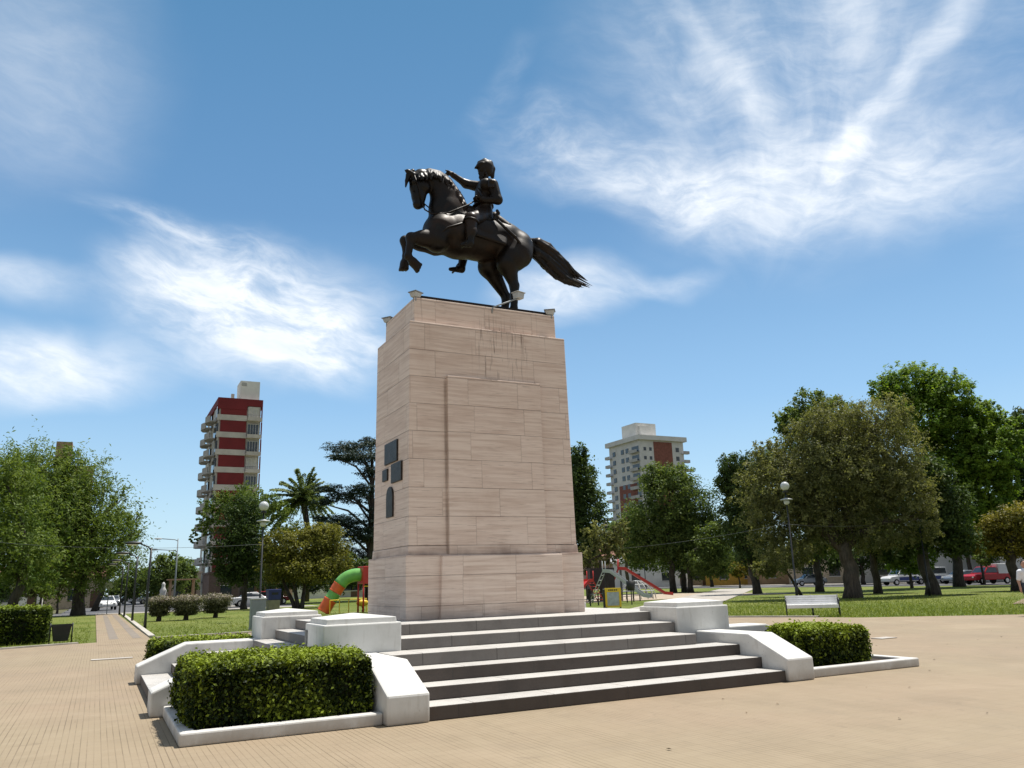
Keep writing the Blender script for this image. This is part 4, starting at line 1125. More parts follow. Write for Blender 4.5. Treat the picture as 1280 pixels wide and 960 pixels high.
# right of the pedestal
tree('dense dark magnolia-like tree immediately right of the pedestal', (738, 745), 70,
     [(726, 600, 20, 36), (738, 640, 20, 40), (714, 630, 20, 50), (730, 680, 24, 30), (724, 572, 12, 16)], 26000, 0.22, 'dark', 0.33, 3.0, BARKD)
tree('pale-blossomed tree with loose low branches in front of the playground slides', (752, 745), 64,
     [(748, 672, 20, 16), (765, 690, 18, 16), (735, 700, 18, 14), (775, 665, 14, 16)], 7000, 0.18, 'olive', 0.16, 3.4, BARK, spiky=0.8, inner=0.25)
tree('broad green tree below the grey tower, the left of three close trunks', (842, 742), 88,
     [(838, 622, 36, 36), (810, 655, 28, 30), (835, 676, 40, 30), (820, 600, 20, 20), (795, 685, 26, 24), (845, 595, 22, 16)], 30000, 0.26, 'mid', 0.42, 4.0, BARKD)
tree('green tree with the middle of three close trunks below the grey tower', (856, 742), 90,
     [(868, 640, 32, 40), (855, 690, 34, 26), (880, 672, 24, 30), (850, 660, 30, 30)], 22000, 0.26, 'dark', 0.36, 4.0, BARKD, limbs=5)
tree('green tree with the right of three close trunks and low bright side branches', (864, 741), 86,
     [(890, 680, 22, 26), (900, 705, 16, 16), (878, 705, 24, 18), (905, 668, 12, 20)], 11000, 0.24, 'mid', 0.34, 3.8, BARKD, limbs=5)
tree('thin green tree behind the playground under the grey tower', (785, 740), 105, [(775, 672, 24, 20), (792, 655, 16, 18), (766, 668, 14, 16)], 12000, 0.3, 'mid', 0.28, 5.0, BARK)
tree('dark tree right of the diagonal path with a leaning black trunk', (947, 742), 73,
     [(922, 612, 24, 40), (935, 660, 26, 40), (915, 585, 18, 20), (952, 690, 30, 22), (918, 650, 20, 34), (905, 600, 12, 18), (948, 590, 24, 28), (940, 630, 26, 36)], 26000, 0.24, 'dark', 0.42, 3.4, BARKD, lean=(-0.5, 0))
tree('huge olive-brown tree with a thick pale trunk behind the white bench', (1066, 748), 56,
     [(1050, 585, 52, 44), (985, 605, 42, 40), (1105, 565, 46, 38), (1130, 615, 38, 38), (962, 652, 32, 34), (1040, 645, 46, 34), (1090, 665, 40, 28), (1010, 552, 30, 28), (1095, 522, 42, 22), (1045, 530, 40, 26), (985, 690, 36, 22), (1150, 650, 24, 30), (1015, 600, 40, 40, 0), (1080, 605, 50, 40, 0), (1040, 560, 40, 35, 0), (1100, 590, 40, 40, 1), (948, 610, 28, 32), (962, 572, 22, 22), (1020, 640, 40, 30, 0), (980, 640, 30, 30, 0)],
     135000, 0.17, 'olive', 0.62, 3.6, BARK, limbs=13, spiky=0.5, clump=0.2, inner=0.4, aspect=0.4)
tree('tall green tree showing above the left shoulder of the olive-brown tree', (1025, 742), 76,
     [(1015, 510, 26, 22), (990, 530, 24, 22), (1045, 515, 24, 18), (1000, 590, 44, 50), (1030, 660, 36, 36), (1060, 560, 40, 50), (1095, 620, 40, 45)], 36000, 0.28, 'mid', 0.4, 3.8, BARKD)
tree('dark narrow-trunked tree immediately right of the thick olive-brown tree', (1098, 745), 66,
     [(1100, 668, 34, 26), (1120, 690, 26, 18), (1085, 640, 30, 30)], 13000, 0.24, 'dark', 0.34, 3.4, BARKD)
tree('curved slender tree leaning over the lawn behind the lamp post', (1003, 745), 62, [(975, 700, 22, 14), (955, 712, 16, 10), (1000, 690, 18, 14)], 5000, 0.2, 'olive', 0.13, 2.2, BARKD, lean=(-1.2, 0.4))
tree('very tall bright green tree forming the highest crown at the right', (1200, 735), 84,
     [(1140, 482, 40, 22), (1180, 492, 34, 24), (1205, 540, 44, 34), (1155, 525, 50, 32), (1235, 570, 36, 34), (1190, 590, 46, 40), (1240, 615, 30, 32), (1110, 490, 22, 18), (1255, 540, 20, 24), (1210, 650, 40, 28), (1228, 520, 22, 18)],
     90000, 0.27, 'bright', 0.55, 4.2, BARKD, limbs=11, up=0.9, spiky=0.7, inner=0.35)
tree('heavy dark-trunked tree in the shade right of the olive-brown tree', (1167, 746), 60,
     [(1170, 655, 36, 28), (1140, 672, 24, 20), (1195, 675, 28, 20), (1180, 630, 34, 28), (1160, 600, 30, 30)], 22000, 0.22, 'dark', 0.5, 3.4, BARKD, lean=(-0.6, 0))
tree('low amber-leaved tree at the right edge above the parked red pickup', (1273, 740), 66,
     [(1252, 662, 30, 20), (1278, 650, 30, 20), (1232, 678, 20, 13), (1270, 685, 30, 13), (1295, 670, 26, 22)], 18000, 0.2, 'amber', 0.45, 2.7, BARKD, lean=(-0.3, 0))
tree('dark green tree cut by the right edge of the photo, behind the amber tree', (1290, 738), 92,
     [(1270, 548, 16, 28), (1290, 570, 30, 56), (1266, 600, 22, 36), (1285, 640, 30, 30), (1281, 525, 16, 16)], 22000, 0.28, 'dark', 0.4, 4.0, BARKD)
tree('slim young street tree beside the parked red pickup', (1231, 733), 92, [(1230, 700, 12, 9), (1240, 690, 12, 10)], 1800, 0.24, 'mid', 0.14, 3.0, BARKD)
tree('bright low tree in sunlight beyond the shade between two dark trunks', (1140, 735), 82, [(1140, 705, 26, 14), (1120, 698, 16, 12), (1155, 692, 16, 12)], 6000, 0.24, 'bright', 0.16, 2.2, BARK)
tree('small amber bush-like tree at the far end of the diagonal path', (925, 735), 108, [(922, 712, 14, 9), (938, 708, 10, 8)], 2600, 0.28, 'amber', 0.14, 1.6, BARK)
tree('backing green tree on the far side of the park right of the pedestal', (890, 735), 130, [(880, 702, 30, 20), (915, 690, 26, 22), (845, 700, 30, 20), (800, 695, 26, 18)], 11000, 0.4, 'mid', 0.3, 3.0, BARK)
tree('backing dark tree on the far side of the park behind the thick trunk', (1080, 732), 112, [(1075, 690, 34, 24), (1035, 695, 30, 20), (1000, 690, 26, 22), (1110, 680, 28, 26)], 11000, 0.36, 'dark', 0.3, 3.0, BARK)
tree('backing dark tree on the far side of the park above the silver car', (1215, 730), 108, [(1200, 672, 30, 22), (1240, 655, 34, 26), (1270, 640, 26, 26)], 10000, 0.34, 'dark', 0.3, 4.5, BARK)

# clipped hedges: leaves on a box with rounded, uneven faces
def hedge(label, x0, y0, x1, y1, z0, z1, n, size, leaf, core, group=None, rz=0.0, name='hedge', rough=0.05, bloom=None):
    cx, cyy = (x0+x1)/2, (y0+y1)/2
    t = thing(name, label, 'hedge' if name == 'hedge' else 'bush', (cx, cyy, 0), rz, group)
    hx, hy, hz = (x1-x0)/2, (y1-y0)/2, (z1-z0)/2
    ar = np.array([hy*hz, hy*hz, hx*hz, hx*hz, hx*hy*1.25, 0.001]); f = rng.choice(6, n, p=ar/ar.sum())
    q = rng.uniform(-1, 1, (n, 3)); nm = np.zeros((n, 3))
    for i in range(6):
        s = f == i; a_ = i//2; q[s, a_] = 1 if i % 2 == 0 else -1; nm[s, a_] = q[s, a_]
    hh = np.array([hx, hy, hz]); P = q*hh
    # round the edges
    rr = min(0.16, hx*0.5, hy*0.5, hz*0.5)
    inn = np.clip(P, -(hh-rr), hh-rr); dl = P-inn; ln = np.linalg.norm(dl, axis=1, keepdims=True)
    P = np.where(ln > 1e-6, inn+dl/np.maximum(ln, 1e-6)*rr, P)
    ph = P @ rng.normal(size=(3, 6))*(2.6)+rng.uniform(0, 6, 6)
    bump_ = np.sin(ph).sum(1)/6+0.45*np.sin(P @ rng.normal(size=3)*9)*np.sin(P @ rng.normal(size=3)*11+1)
    P = P+nm*(bump_*rough*1.3)[:, None]-nm*(np.abs(rng.normal(size=n))*rough*2.0)[:, None]+rng.normal(size=(n, 3))*rough*0.4
    sprig = rng.random(n) < 0.05
    P[sprig] += nm[sprig]*rough*1.6*rng.random((sprig.sum(), 1))
    P[:, 2] += (z0+z1)/2
    P[:, 2] = np.maximum(P[:, 2], z0+0.01)
    nn = nm*0.8+unit(n)*0.9+np.array([0, 0, 0.35]); nn /= np.linalg.norm(nn, axis=1, keepdims=True)
    T = np.clip(0.30+0.4*bump_+0.22*rng.normal(size=n)+np.where(sprig, 0.3, 0)+np.clip((P[:, 2]-z1+0.10)*4.0, -0.02, 0.42), 0, 1)  # leaves near the top tinted lighter: sunlight on the top put into the colour
    V, F = leaf_quads(P, nn, size, 0.6)
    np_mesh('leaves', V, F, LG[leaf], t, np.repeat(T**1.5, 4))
    m = MB(); e = rough*2.2
    m.box(-hx+e, -hy+e, z0+0.01, hx-e, hy-e, z1-e); m.build('branches', core, t, bevel=min(0.1, hx*0.3))
    return t
TWIG = plain('dark_hedge_twigs', (0.018, 0.022, 0.010), 0.95, var=0.5, scale=20, bump=1.0, bscale=30)
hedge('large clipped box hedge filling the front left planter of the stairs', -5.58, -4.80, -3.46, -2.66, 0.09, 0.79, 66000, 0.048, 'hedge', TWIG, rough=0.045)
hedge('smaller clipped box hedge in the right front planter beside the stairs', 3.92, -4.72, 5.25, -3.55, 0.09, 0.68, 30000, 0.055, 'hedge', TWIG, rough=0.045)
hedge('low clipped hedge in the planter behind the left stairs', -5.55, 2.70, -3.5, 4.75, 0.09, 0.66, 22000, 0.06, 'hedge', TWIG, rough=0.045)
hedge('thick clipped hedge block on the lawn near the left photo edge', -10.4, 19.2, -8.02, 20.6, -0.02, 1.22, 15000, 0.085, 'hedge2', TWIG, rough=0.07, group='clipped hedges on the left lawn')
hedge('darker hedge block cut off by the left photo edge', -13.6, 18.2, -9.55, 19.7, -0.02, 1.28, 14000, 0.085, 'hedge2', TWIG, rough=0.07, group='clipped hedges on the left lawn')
# three mushroom-shaped flowering bushes
for i, (u, v, w, lab) in enumerate(((198, 776, 28, 'round-topped pale flowering bush nearest the street lamps, left of three'), (232, 774.5, 37, 'widest pale flowering bush in the middle of the row of three'), (269, 771.5, 36, 'pale flowering bush at the right end of the row, closest to the dark evergreen'))):
    g = gnd(u, v); s = pxm(g); t = thing('bush', lab, 'bush', (g[0], g[1], -0.03), 0, 'mushroom-shaped bushes on the lawn')
    wr = w*s/2
    cL = [((g[0], g[1], 0.98), (wr, wr, 0.36)), ((g[0], g[1], 0.6), (wr*0.82, wr*0.82, 0.36)), ((g[0], g[1], 0.3), (wr*0.6, wr*0.6, 0.3))]
    crown('leaves', cL, 12000, 0.085, LG['bush'], t, clump=0.2, per=14, inner=0.5)
    crown('blossom', [((g[0], g[1], 1.2), (wr*0.95, wr*0.95, 0.18))], 2600, 0.07, LG['bloom'], t, clump=0.14, per=8, inner=0.4)
    MB().tube([(0, 0, 0), (0.03, 0, 0.4), (0, 0.03, 0.9)], [0.16, 0.12, 0.08], 7).build('stem', BARKD, t, smooth=True)

# ------------------------------------------------------------------ buildings
REDW = plain('red_panel_render', (0.17, 0.018, 0.02), 0.8, var=0.12, scale=0.4)
CREAM = plain('pale_concrete_render', (0.52, 0.48, 0.43), 0.85, var=0.12, scale=0.5)
GREYC = plain('grey_concrete_render', (0.40, 0.39, 0.38), 0.85, var=0.14, scale=0.4)
GREYL = plain('light_grey_render', (0.56, 0.55, 0.54), 0.85, var=0.08, scale=0.4)
WHITEW = plain('white_building_render', (0.70, 0.68, 0.65), 0.85, var=0.1, scale=0.4)
BRICKR = plain('red_brown_brick', (0.20, 0.075, 0.055), 0.85, var=0.2, scale=1.5)
TANB = plain('tan_brick', (0.33, 0.22, 0.14), 0.85, var=0.2, scale=0.8)
RAIL = plain('dark_balcony_rail', (0.09, 0.10, 0.11), 0.5)

tx0, ty0 = 8.95, 124.4
tw = thing('red_apartment_tower', 'slim apartment tower with red panels, pale floor bands and curved side balconies', 'building', (tx0, ty0, 0))
FH, NF = 2.93, 11
W, DP = 7.3, 17.0
HT = FH*NF+0.9
# everything in tower-local coordinates: front face at y=0, left face at x=0
MB().box(0.35, 0.3, 0, W-0.3, DP, HT-0.2).build('core_wall', CREAM, tw)
b = MB(); b.box(0, -0.05, HT-1.9, 4.75, 0.30, HT); b.box(0.0, 0.301, HT-1.2, 0.35, DP, HT); b.box(W-0.3, 0.301, HT-1.5, W, DP, HT); b.box(4.751, 0.0, HT-1.2, W, 0.30, HT-0.002); b.build('parapet', REDW, tw)
for i in range(NF):
    z = i*FH
    MB().box(0.55, 0.0, z+0.95, 4.70, 0.296, z+FH-0.02).build('red_panel', REDW, tw) if i else None
    m = MB(); m.box(0.0, -0.06, z+FH-0.02 if False else z, 4.75, 0.294, z+0.93); m.build('floor_band', CREAM, tw)
    # right column: recessed window with balcony
    f = MB().box(4.95, 0.10, z+0.55, 6.70, 0.30, z+2.45).build('window', GLASS if i % 3 != 1 else CURTAIN, tw)
    mm = MB(); [mm.box(4.95+1.75*q/4-0.03, 0.05, z+0.55, 4.95+1.75*q/4+0.03, 0.098, z+2.45) for q in range(5)]; mm.box(4.93, 0.05, z+2.451, 6.72, 0.098, z+2.52)
    mm.build('frame', GREYL, f)
    bal = MB().box(4.80, -0.75, z+0.02, 7.1, 0.098, z+0.22); bal.box(4.80, -0.75, z+0.221, 7.1, -0.66, z+0.62); bl = bal.build('balcony', CREAM, tw)
    rr = MB(); rr.tube([(4.82, -0.70, z+1.02), (7.08, -0.70, z+1.02)], 0.03, 5)
    for q in range(9): rr.tube([(4.85+q*0.275, -0.70, z+0.6), (4.85+q*0.275, -0.70, z+1.02)], 0.014, 4)
    rr.build('railing', RAIL, bl)
    MB().box(7.11, 0.05, z+0.1, W, 0.3, z+FH-0.02).build('red_panel', REDW, tw)
    # left face: narrow window strip and curved balconies sticking out
    MB().box(0.05, 0.9, z+0.6, 0.349, 1.7, z+2.5).build('window', GLASS, tw)
    for q, yb in enumerate((4.0, 10.5)):
        if i == 0: continue
        MB().box(0.1, yb-1.3, z+0.25, 0.349, yb+1.3, z+2.45).build('window', GLASS if (i+q) % 2 else CURTAIN, tw)
        poly = [(0.0, yb-2.2), (-0.9, yb-2.2)]+[(-0.9-0.55*math.sin(t), yb-2.2+4.4*t/PI) for t in np.linspace(0.25, PI-0.25, 8)]+[(-0.9, yb+2.2), (0.0, yb+2.2)]
        b = MB(); b.prism(poly, 'z', z-0.02, z+0.16)
        for j in range(1, len(poly)-2):
            p, q2 = np.array(poly[j]), np.array(poly[j+1]); b.add([(p[0], p[1], z+0.16), (q2[0], q2[1], z+0.16), (q2[0], q2[1], z+1.05), (p[0], p[1], z+1.05), (p[0]+.1, p[1], z+0.16), (q2[0]+.1, q2[1], z+0.16), (q2[0]+.1, q2[1], z+1.05), (p[0]+.1, p[1], z+1.05)], [(0, 1, 2, 3), (4, 7, 6, 5), (3, 2, 6, 7)])
        b.build('balcony', GREYC, tw)
MB().box(3.6, 1.0, HT, 6.8, 5.0, HT+3.4).build('roof_house', WHITEW, tw)
b = MB(); b.box(3.8, 0.94, HT+2.5, 4.6, 0.998, HT+3.1); b.build('vent', GREYC, tw)
MB().box(2.3, 2.0, HT, 2.8, 2.5, HT+1.2).build('chimney', CREAM, tw)
b = MB()
for q in range(4): b.box(0.2+q*1.6, -0.5, 0, 0.55+q*1.6, -0.1, 3.6)
b.build('red_columns', REDW, tw)

gx, gy = 144.8, 194.2
gt = thing('grey_apartment_tower', 'pale grey apartment tower with a dark brick strip and white roof house', 'building', (gx, gy, 0))
GH = 44.6; GF = 2.9
MB().box(0, 0, 0, 17.5, 17.5, GH).build('wall', GREYL, gt)
MB().box(-1.0, -1.0, GH, 18.4, 18.4, GH+1.5).build('roof_slab', GREYL, gt)
b = MB(); b.box(1.5, 3.5, GH+1.5, 9.5, 11.5, GH+6.3); b.box(2.5, 2.5, GH+1.5, 5.5, 3.49, GH+5.2); b.build('roof_house', WHITEW, gt)
MB().box(5.5, -0.12, 6, 12.8, -0.003, GH-0.4).build('brick_strip', BRICKR, gt)
MB().box(-0.12, 2.6, 6, -0.003, 12.6, 31).build('brick_strip', BRICKR, gt)
for i in range(6, 15):
    z = i*GF+0.6
    if z+1.6 > GH: break
    for yb in (14.6, 9.7, 7.0):
        MB().box(-0.16, yb-0.75, z, -0.004, yb+0.75, z+1.5).build('window', GLASS, gt)
    bl = MB().box(-1.2, 0.2, z-0.65, -0.004, 4.8, z-0.45); bl.box(-1.2, 0.2, z-0.449, -1.1, 4.8, z+0.35); bo = bl.build('balcony', GREYC, gt)
    MB().box(-0.05, 0.6, z-0.4, -0.004, 4.4, z+1.6).build('window', GLASS, gt)
    bl = MB().box(-1.2, 15.9, z-0.65, -0.004, 18.6, z-0.45); bl.box(-1.2, 15.9, z-0.449, -1.1, 18.6, z+0.3); bl.build('balcony', GREYC, gt)
    bl = MB().box(16.6, -1.2, z-0.65, 19.0, -0.004, z-0.45); bl.box(16.6, -1.2, z-0.449, 19.0, -1.1, z+0.3); bl.build('balcony', GREYC, gt)
    for xb in (2.0, 4.2): MB().box(xb-0.5, -0.06, z, xb+0.5, -0.004, z+1.1).build('window', GLASS, gt)
    MB().box(14.3, -0.06, z, 15.6, -0.004, z+1.4).build('window', GLASS, gt)
b = MB(); b.tube([(12, 9, GH+1.5), (12, 9, GH+4.2)], 0.06, 5); b.build('antenna', GREYM, gt)

p = atd(92, 560, 195)
tb = thing('tan_tower_block', 'tan brick tower block half hidden behind the large feathery tree', 'building', (p[0], p[1], 0))
MB().box(-3, -3, 0, 4.2, 4, 28.2).build('wall', TANB, tb); MB().box(-3.2, -2, 28.2, -0.2, 2, 33.3).build('roof_house', TANB, tb)
for i in range(4, 9):
    MB().box(0.5, -3.06, i*3.0+0.7, 2.5, -3.004, i*3.0+2.1).build('window', GLASS, tb)
    MB().box(-2.4, -3.06, i*3.0+0.7, -0.9, -3.004, i*3.0+2.1).build('window', GLASS, tb)

def house(label, x, y, w, d, h, wall, rz=0.0, roof=None, nwin=2, face='-y', door=True, group=None, hip=0.0):
    t = thing('house', label, 'house', (x, y, 0), rz, group)
    MB().box(-w/2, 0, -0.05, w/2, d, h).build('wall', wall, t)
    if hip:
        b = MB(); b.prism([(-0.4, h), (d+0.4, h), (d/2, h+hip)], 'x', -w/2-0.4, w/2+0.4); b.build('roof', roof, t)
    else:
        MB().box(-w/2-0.15, -0.15, h, w/2+0.15, d+0.15, h+0.28).build('roof', roof or wall, t)
    if nwin:
        for i in range(nwin):
            cx = -w/2+w*(i+0.75)/(nwin+0.5)
            f = MB().box(cx-0.75, -0.05, 1.0, cx+0.75, -0.004, 2.3).build('window', GLASS, t)
            b = MB(); b.box(cx-0.83, -0.08, 2.301, cx+0.83, -0.004, 2.38); b.box(cx-0.83, -0.12, 0.90, cx+0.83, -0.004, 0.998); b.build('frame', GREYL, f)
    if door:
        cx = w/2-1.1
        MB().box(cx-0.5, -0.05, 0, cx+0.5, -0.004, 2.1).build('door', plain('brown_door', (0.09, 0.05, 0.03), 0.6) if 'brown_door' not in bpy.data.materials else bpy.data.materials['brown_door'], t)
    return t
ROOFR = plain('red_brown_roof', (0.22, 0.10, 0.07), 0.8, var=0.2)
ROOFG = plain('grey_sheet_roof', (0.30, 0.30, 0.31), 0.6, var=0.15)
PINK = plain('faded_pink_wall', (0.48, 0.31, 0.26), 0.85, var=0.12)
OCHRE = plain('ochre_yellow_wall', (0.50, 0.30, 0.06), 0.85, var=0.12)
TANW = plain('tan_wall', (0.40, 0.33, 0.25), 0.85, var=0.12)
def hat(u, v, D):
    q = atd(u, v, D); return q[0], q[1]
hx, hy = hat(296, 752, 128); house('low dark-fronted shop beside the foot of the red tower', hx, hy, 8, 8, 4.0, plain('dark_brown_front', (0.10, 0.07, 0.06), 0.8), nwin=2)
hx, hy = hat(338, 752, 132); house('pale pink house behind the blue topped bin', hx, hy, 6.5, 8, 5.4, PINK, nwin=1, roof=ROOFR)
hx, hy = hat(400, 752, 134); house('long white house behind the tube slide', hx, hy, 13, 9, 5.2, WHITEW, nwin=4)
hx, hy = hat(460, 752, 136); house('grey rendered house hidden behind the pedestal edge and the slide tower', hx, hy, 9, 9, 4.6, GREYC, nwin=2)
hx, hy = hat(224, 752, 140); house('small pale gatehouse with a flat roof left of the red tower', hx, hy, 6, 6, 4.4, TANW, nwin=1)
hx, hy = hat(40, 757, 120); house('low beige house behind the left hedge', hx, hy, 16, 9, 3.8, TANW, nwin=3, roof=ROOFR, hip=1.6)
hx, hy = hat(-20, 757, 118); house('white house at the far left edge behind the trees', hx, hy, 12, 9, 4.0, WHITEW, nwin=2)
rzr = -PI/2
hx, hy = hat(765, 738, 150); house('pink house with a tiled roof behind the playground slides', hx, hy, 12, 9, 5.6, PINK, -0.6, ROOFR, 3, hip=2.0)
hx, hy = hat(815, 737, 146); house('white house with a grey roof behind the three close trunks', hx, hy, 13, 9, 4.2, WHITEW, -0.6, ROOFG, 2, hip=1.6)
hx, hy = hat(858, 736, 150); house('tan house right of the three close trunks', hx, hy, 9, 9, 4.6, TANW, -0.7, ROOFG, 2)
hx, hy = hat(922, 734, 140); house('ochre yellow house at the end of the diagonal path', hx, hy, 10, 9, 4.8, OCHRE, -0.8, ROOFR, 2)
hx, hy = hat(985, 732, 135); house('brown garden wall house between the dark trunks', hx, hy, 12, 9, 4.2, TANB, -0.9, ROOFR, 2)
hx, hy = hat(1045, 730, 128); house('long tan house behind the thick olive-brown tree', hx, hy, 13, 9, 4.4, TANW, -1.0, ROOFG, 3)
hx, hy = hat(1150, 727, 118); house('dark low house behind the white pickup', hx, hy, 15, 9, 4.6, GREYC, -1.2, ROOFR, 3)
hx, hy = hat(1255, 722, 108); house('pale grey warehouse wall behind the red pickup', hx, hy, 20, 10, 5.2, GREYL, -1.35, ROOFG, 0, door=False)
hx, hy = hat(1330, 720, 104); house('white house beyond the right edge of the photo', hx, hy, 12, 10, 5.2, WHITEW, -1.4, ROOFG, 2)

# ------------------------------------------------------------------ vehicles
def car(label, x, y, rz, paint, style='hatch', group='cars parked along the streets', lower=None, cat='car'):
    t = thing('parked_car' if cat == 'car' else 'parked_pickup', label, cat, (x, y, -0.04), rz, group)
    if style == 'pickup':
        prof = [(-2.5, 0.42), (-2.5, 1.02), (-0.55, 1.04), (0.95, 1.06), (2.2, 0.98), (2.5, 0.82), (2.52, 0.42)]
        cab = [(-0.62, 1.04), (-0.50, 1.68), (0.55, 1.70), (1.25, 1.06)]
    elif style == 'van':
        prof = [(-2.3, 0.40), (-2.32, 1.02), (-0.6, 1.04), (1.1, 1.05), (2.1, 0.95), (2.35, 0.75), (2.36, 0.40)]
        cab = [(-2.25, 1.03), (-2.18, 1.82), (0.55, 1.84), (1.35, 1.05)]
    else:
        prof = [(-2.05, 0.36), (-2.08, 0.82), (-1.85, 0.94), (-0.6, 0.96), (0.95, 0.95), (1.85, 0.80), (2.05, 0.62), (2.06, 0.36)]
        cab = [(-1.75, 0.94), (-1.25, 1.42), (0.15, 1.46), (0.95, 0.95)] if style == 'hatch' else [(-1.35, 0.94), (-0.75, 1.38), (0.25, 1.42), (1.0, 0.95)]
    hw = 0.86
    b = MB(); b.prism(prof, 'y', -hw, hw); b.build('body', paint, t, bevel=0.09, seg=3)
    n = len(cab); ins = 0.15
    vs = [(p, -hw+(0.03 if q < 1.2 else ins), q) for p, q in cab]+[(p, hw-(0.03 if q < 1.2 else ins), q) for p, q in cab]
    b = MB(); b.add(vs, [tuple(range(n)), tuple(range(2*n-1, n-1, -1))]+[(i, i+n, (i+1) % n+n, (i+1) % n) for i in range(n)])
    cb = b.build('cabin', paint, t, bevel=0.05)
    g = MB()
    zc = lambda f, i: cab[i]
    for s in (-1, 1):
        a0, a1, a2, a3 = cab
        def L(p, q, f): return (p[0]+(q[0]-p[0])*f, p[1]+(q[1]-p[1])*f)
        lo0, hi0, hi1, lo1 = L(a0, a1, 0.12), L(a0, a1, 0.86), L(a3, a2, 0.86), L(a3, a2, 0.12)
        def yy(q): return s*(hw-0.03-(ins-0.03)*(q-cab[0][1])/(cab[1][1]-cab[0][1])+0.006)
        quad = [(lo0[0]+0.12, lo0[1]), (hi0[0]+0.10, hi0[1]), (hi1[0]-0.10, hi1[1]), (lo1[0]-0.14, lo1[1])]
        g.add([(p, yy(q), q) for p, q in quad], [(0, 1, 2, 3)])
    for (p, q) in ((cab[0], cab[1]), (cab[3], cab[2])):
        sx = -1 if p is cab[0] else 1
        w0, w1 = hw-0.12, hw-ins-0.08
        nrm = 0.012*sx
        P0, P1 = (p[0]*0.88+q[0]*0.12+nrm, p[1]*0.88+q[1]*0.12+0.006), (p[0]*0.1+q[0]*0.9+nrm, p[1]*0.1+q[1]*0.9+0.006)
        g.add([(P0[0], -w0, P0[1]), (P0[0], w0, P0[1]), (P1[0], w1, P1[1]), (P1[0], -w1, P1[1])], [(0, 1, 2, 3)])
    g.build('windows', GLASS, t)
    fx, rx = (1.42, -1.35) if style in ('hatch', 'sedan') else (1.6, -1.5)
    for wx in (fx, rx):
        for s in (-1, 1):
            w_ = MB().tube([(wx, s*0.70, 0.34), (wx, s*0.885, 0.34)], 0.33, 16).build('wheel', RUBBER, t)
            MB().tube([(wx, s*0.80, 0.34), (wx, s*0.892, 0.34)], 0.20, 10).build('rim', CHROME, w_)
    e = prof[-2][0]
    for s in (-1, 1):
        MB().ball((e-0.03, s*0.62, 0.70), (0.07, 0.14, 0.08), 8).build('headlight', LAMPW, t, smooth=True)
        MB().box(prof[1][0]-0.012, s*0.62-0.1, 0.68, prof[1][0]+0.03, s*0.62+0.1, 0.84).build('tail_light', REDP, t)
    if lower is not None:
        b = MB(); b.box(-1.3, -hw-0.012, 0.5, 1.2, -hw-0.003, 0.86); b.box(-1.3, hw+0.003, 0.5, 1.2, hw+0.012, 0.86); b.build('side_panel', lower, t)
    return t
CW = plain('white_car_paint', (0.72, 0.72, 0.73), 0.25, var=0.03); CS = plain('silver_car_paint', (0.36, 0.38, 0.41), 0.25, metal=0.5, var=0.03)
CR = plain('red_car_paint', (0.42, 0.02, 0.03), 0.25, var=0.05); CG = plain('dark_car_paint', (0.03, 0.033, 0.04), 0.22, var=0.05); CB = plain('blue_stripe_paint', (0.04, 0.06, 0.22), 0.3, var=0.05)
def carat(label, u, v, D, rz, *a, **k):
    q = atd(u, v, D); return car(label, q[0], q[1], rz, *a, **k)
carat('white car facing the camera at the end of the paved path', 132, 755, 100, -PI/2+0.1, CW)
carat('silver car parked farther up the road behind the white one', 141, 753, 132, -PI/2, CS, 'sedan')
for i, (u, D, pt_, lab) in enumerate(((166, 150, CG, 'dark car at the left end of the row seen between the lamp posts'), (178, 146, CW, 'white car in the row between two lamp posts'), (190, 142, CS, 'silver car parked left of the first flowering bush'), (152, 168, CS, 'small far silver car between the thinnest lamp posts'))):
    carat(lab, u, 751, D, 0.05, pt_, 'sedan' if i % 2 else 'hatch')
carat('white car half hidden behind the grey cabinet', 316, 756, 88, 0.0, CW, 'sedan')
carat('red car behind the blue topped bin', 336, 753, 96, 0.0, CR, 'hatch')
rr_ = PI/2
carat('white pickup with blue stripes under the trees at the right', 1130, 728, 100, PI*0.93, CW, 'van', lower=CB, cat='pickup')
carat('white van with a blue side farther right, partly behind the heavy dark trunk', 1158, 727, 104, PI*0.93, CW, 'van', lower=CB)
carat('silver sedan behind the trunk left of the red pickup', 1203, 725, 100, PI*0.95, CS, 'sedan')
carat('red pickup carrying a white box at the right', 1235, 725, 94, PI*0.95, CR, 'pickup', cat='pickup')
q = bpy.data.objects[-1] if False else None
for o in list(COL.objects):
    if o.get('label', '').startswith('red pickup'):
        MB().box(-2.45, -0.84, 0.90, -0.60, 0.84, 1.95).build('cargo_box', CW, o, bevel=0.05)
carat('small dark car beyond the slim leaning tree', 1012, 734, 112, PI*0.9, CS, 'hatch')

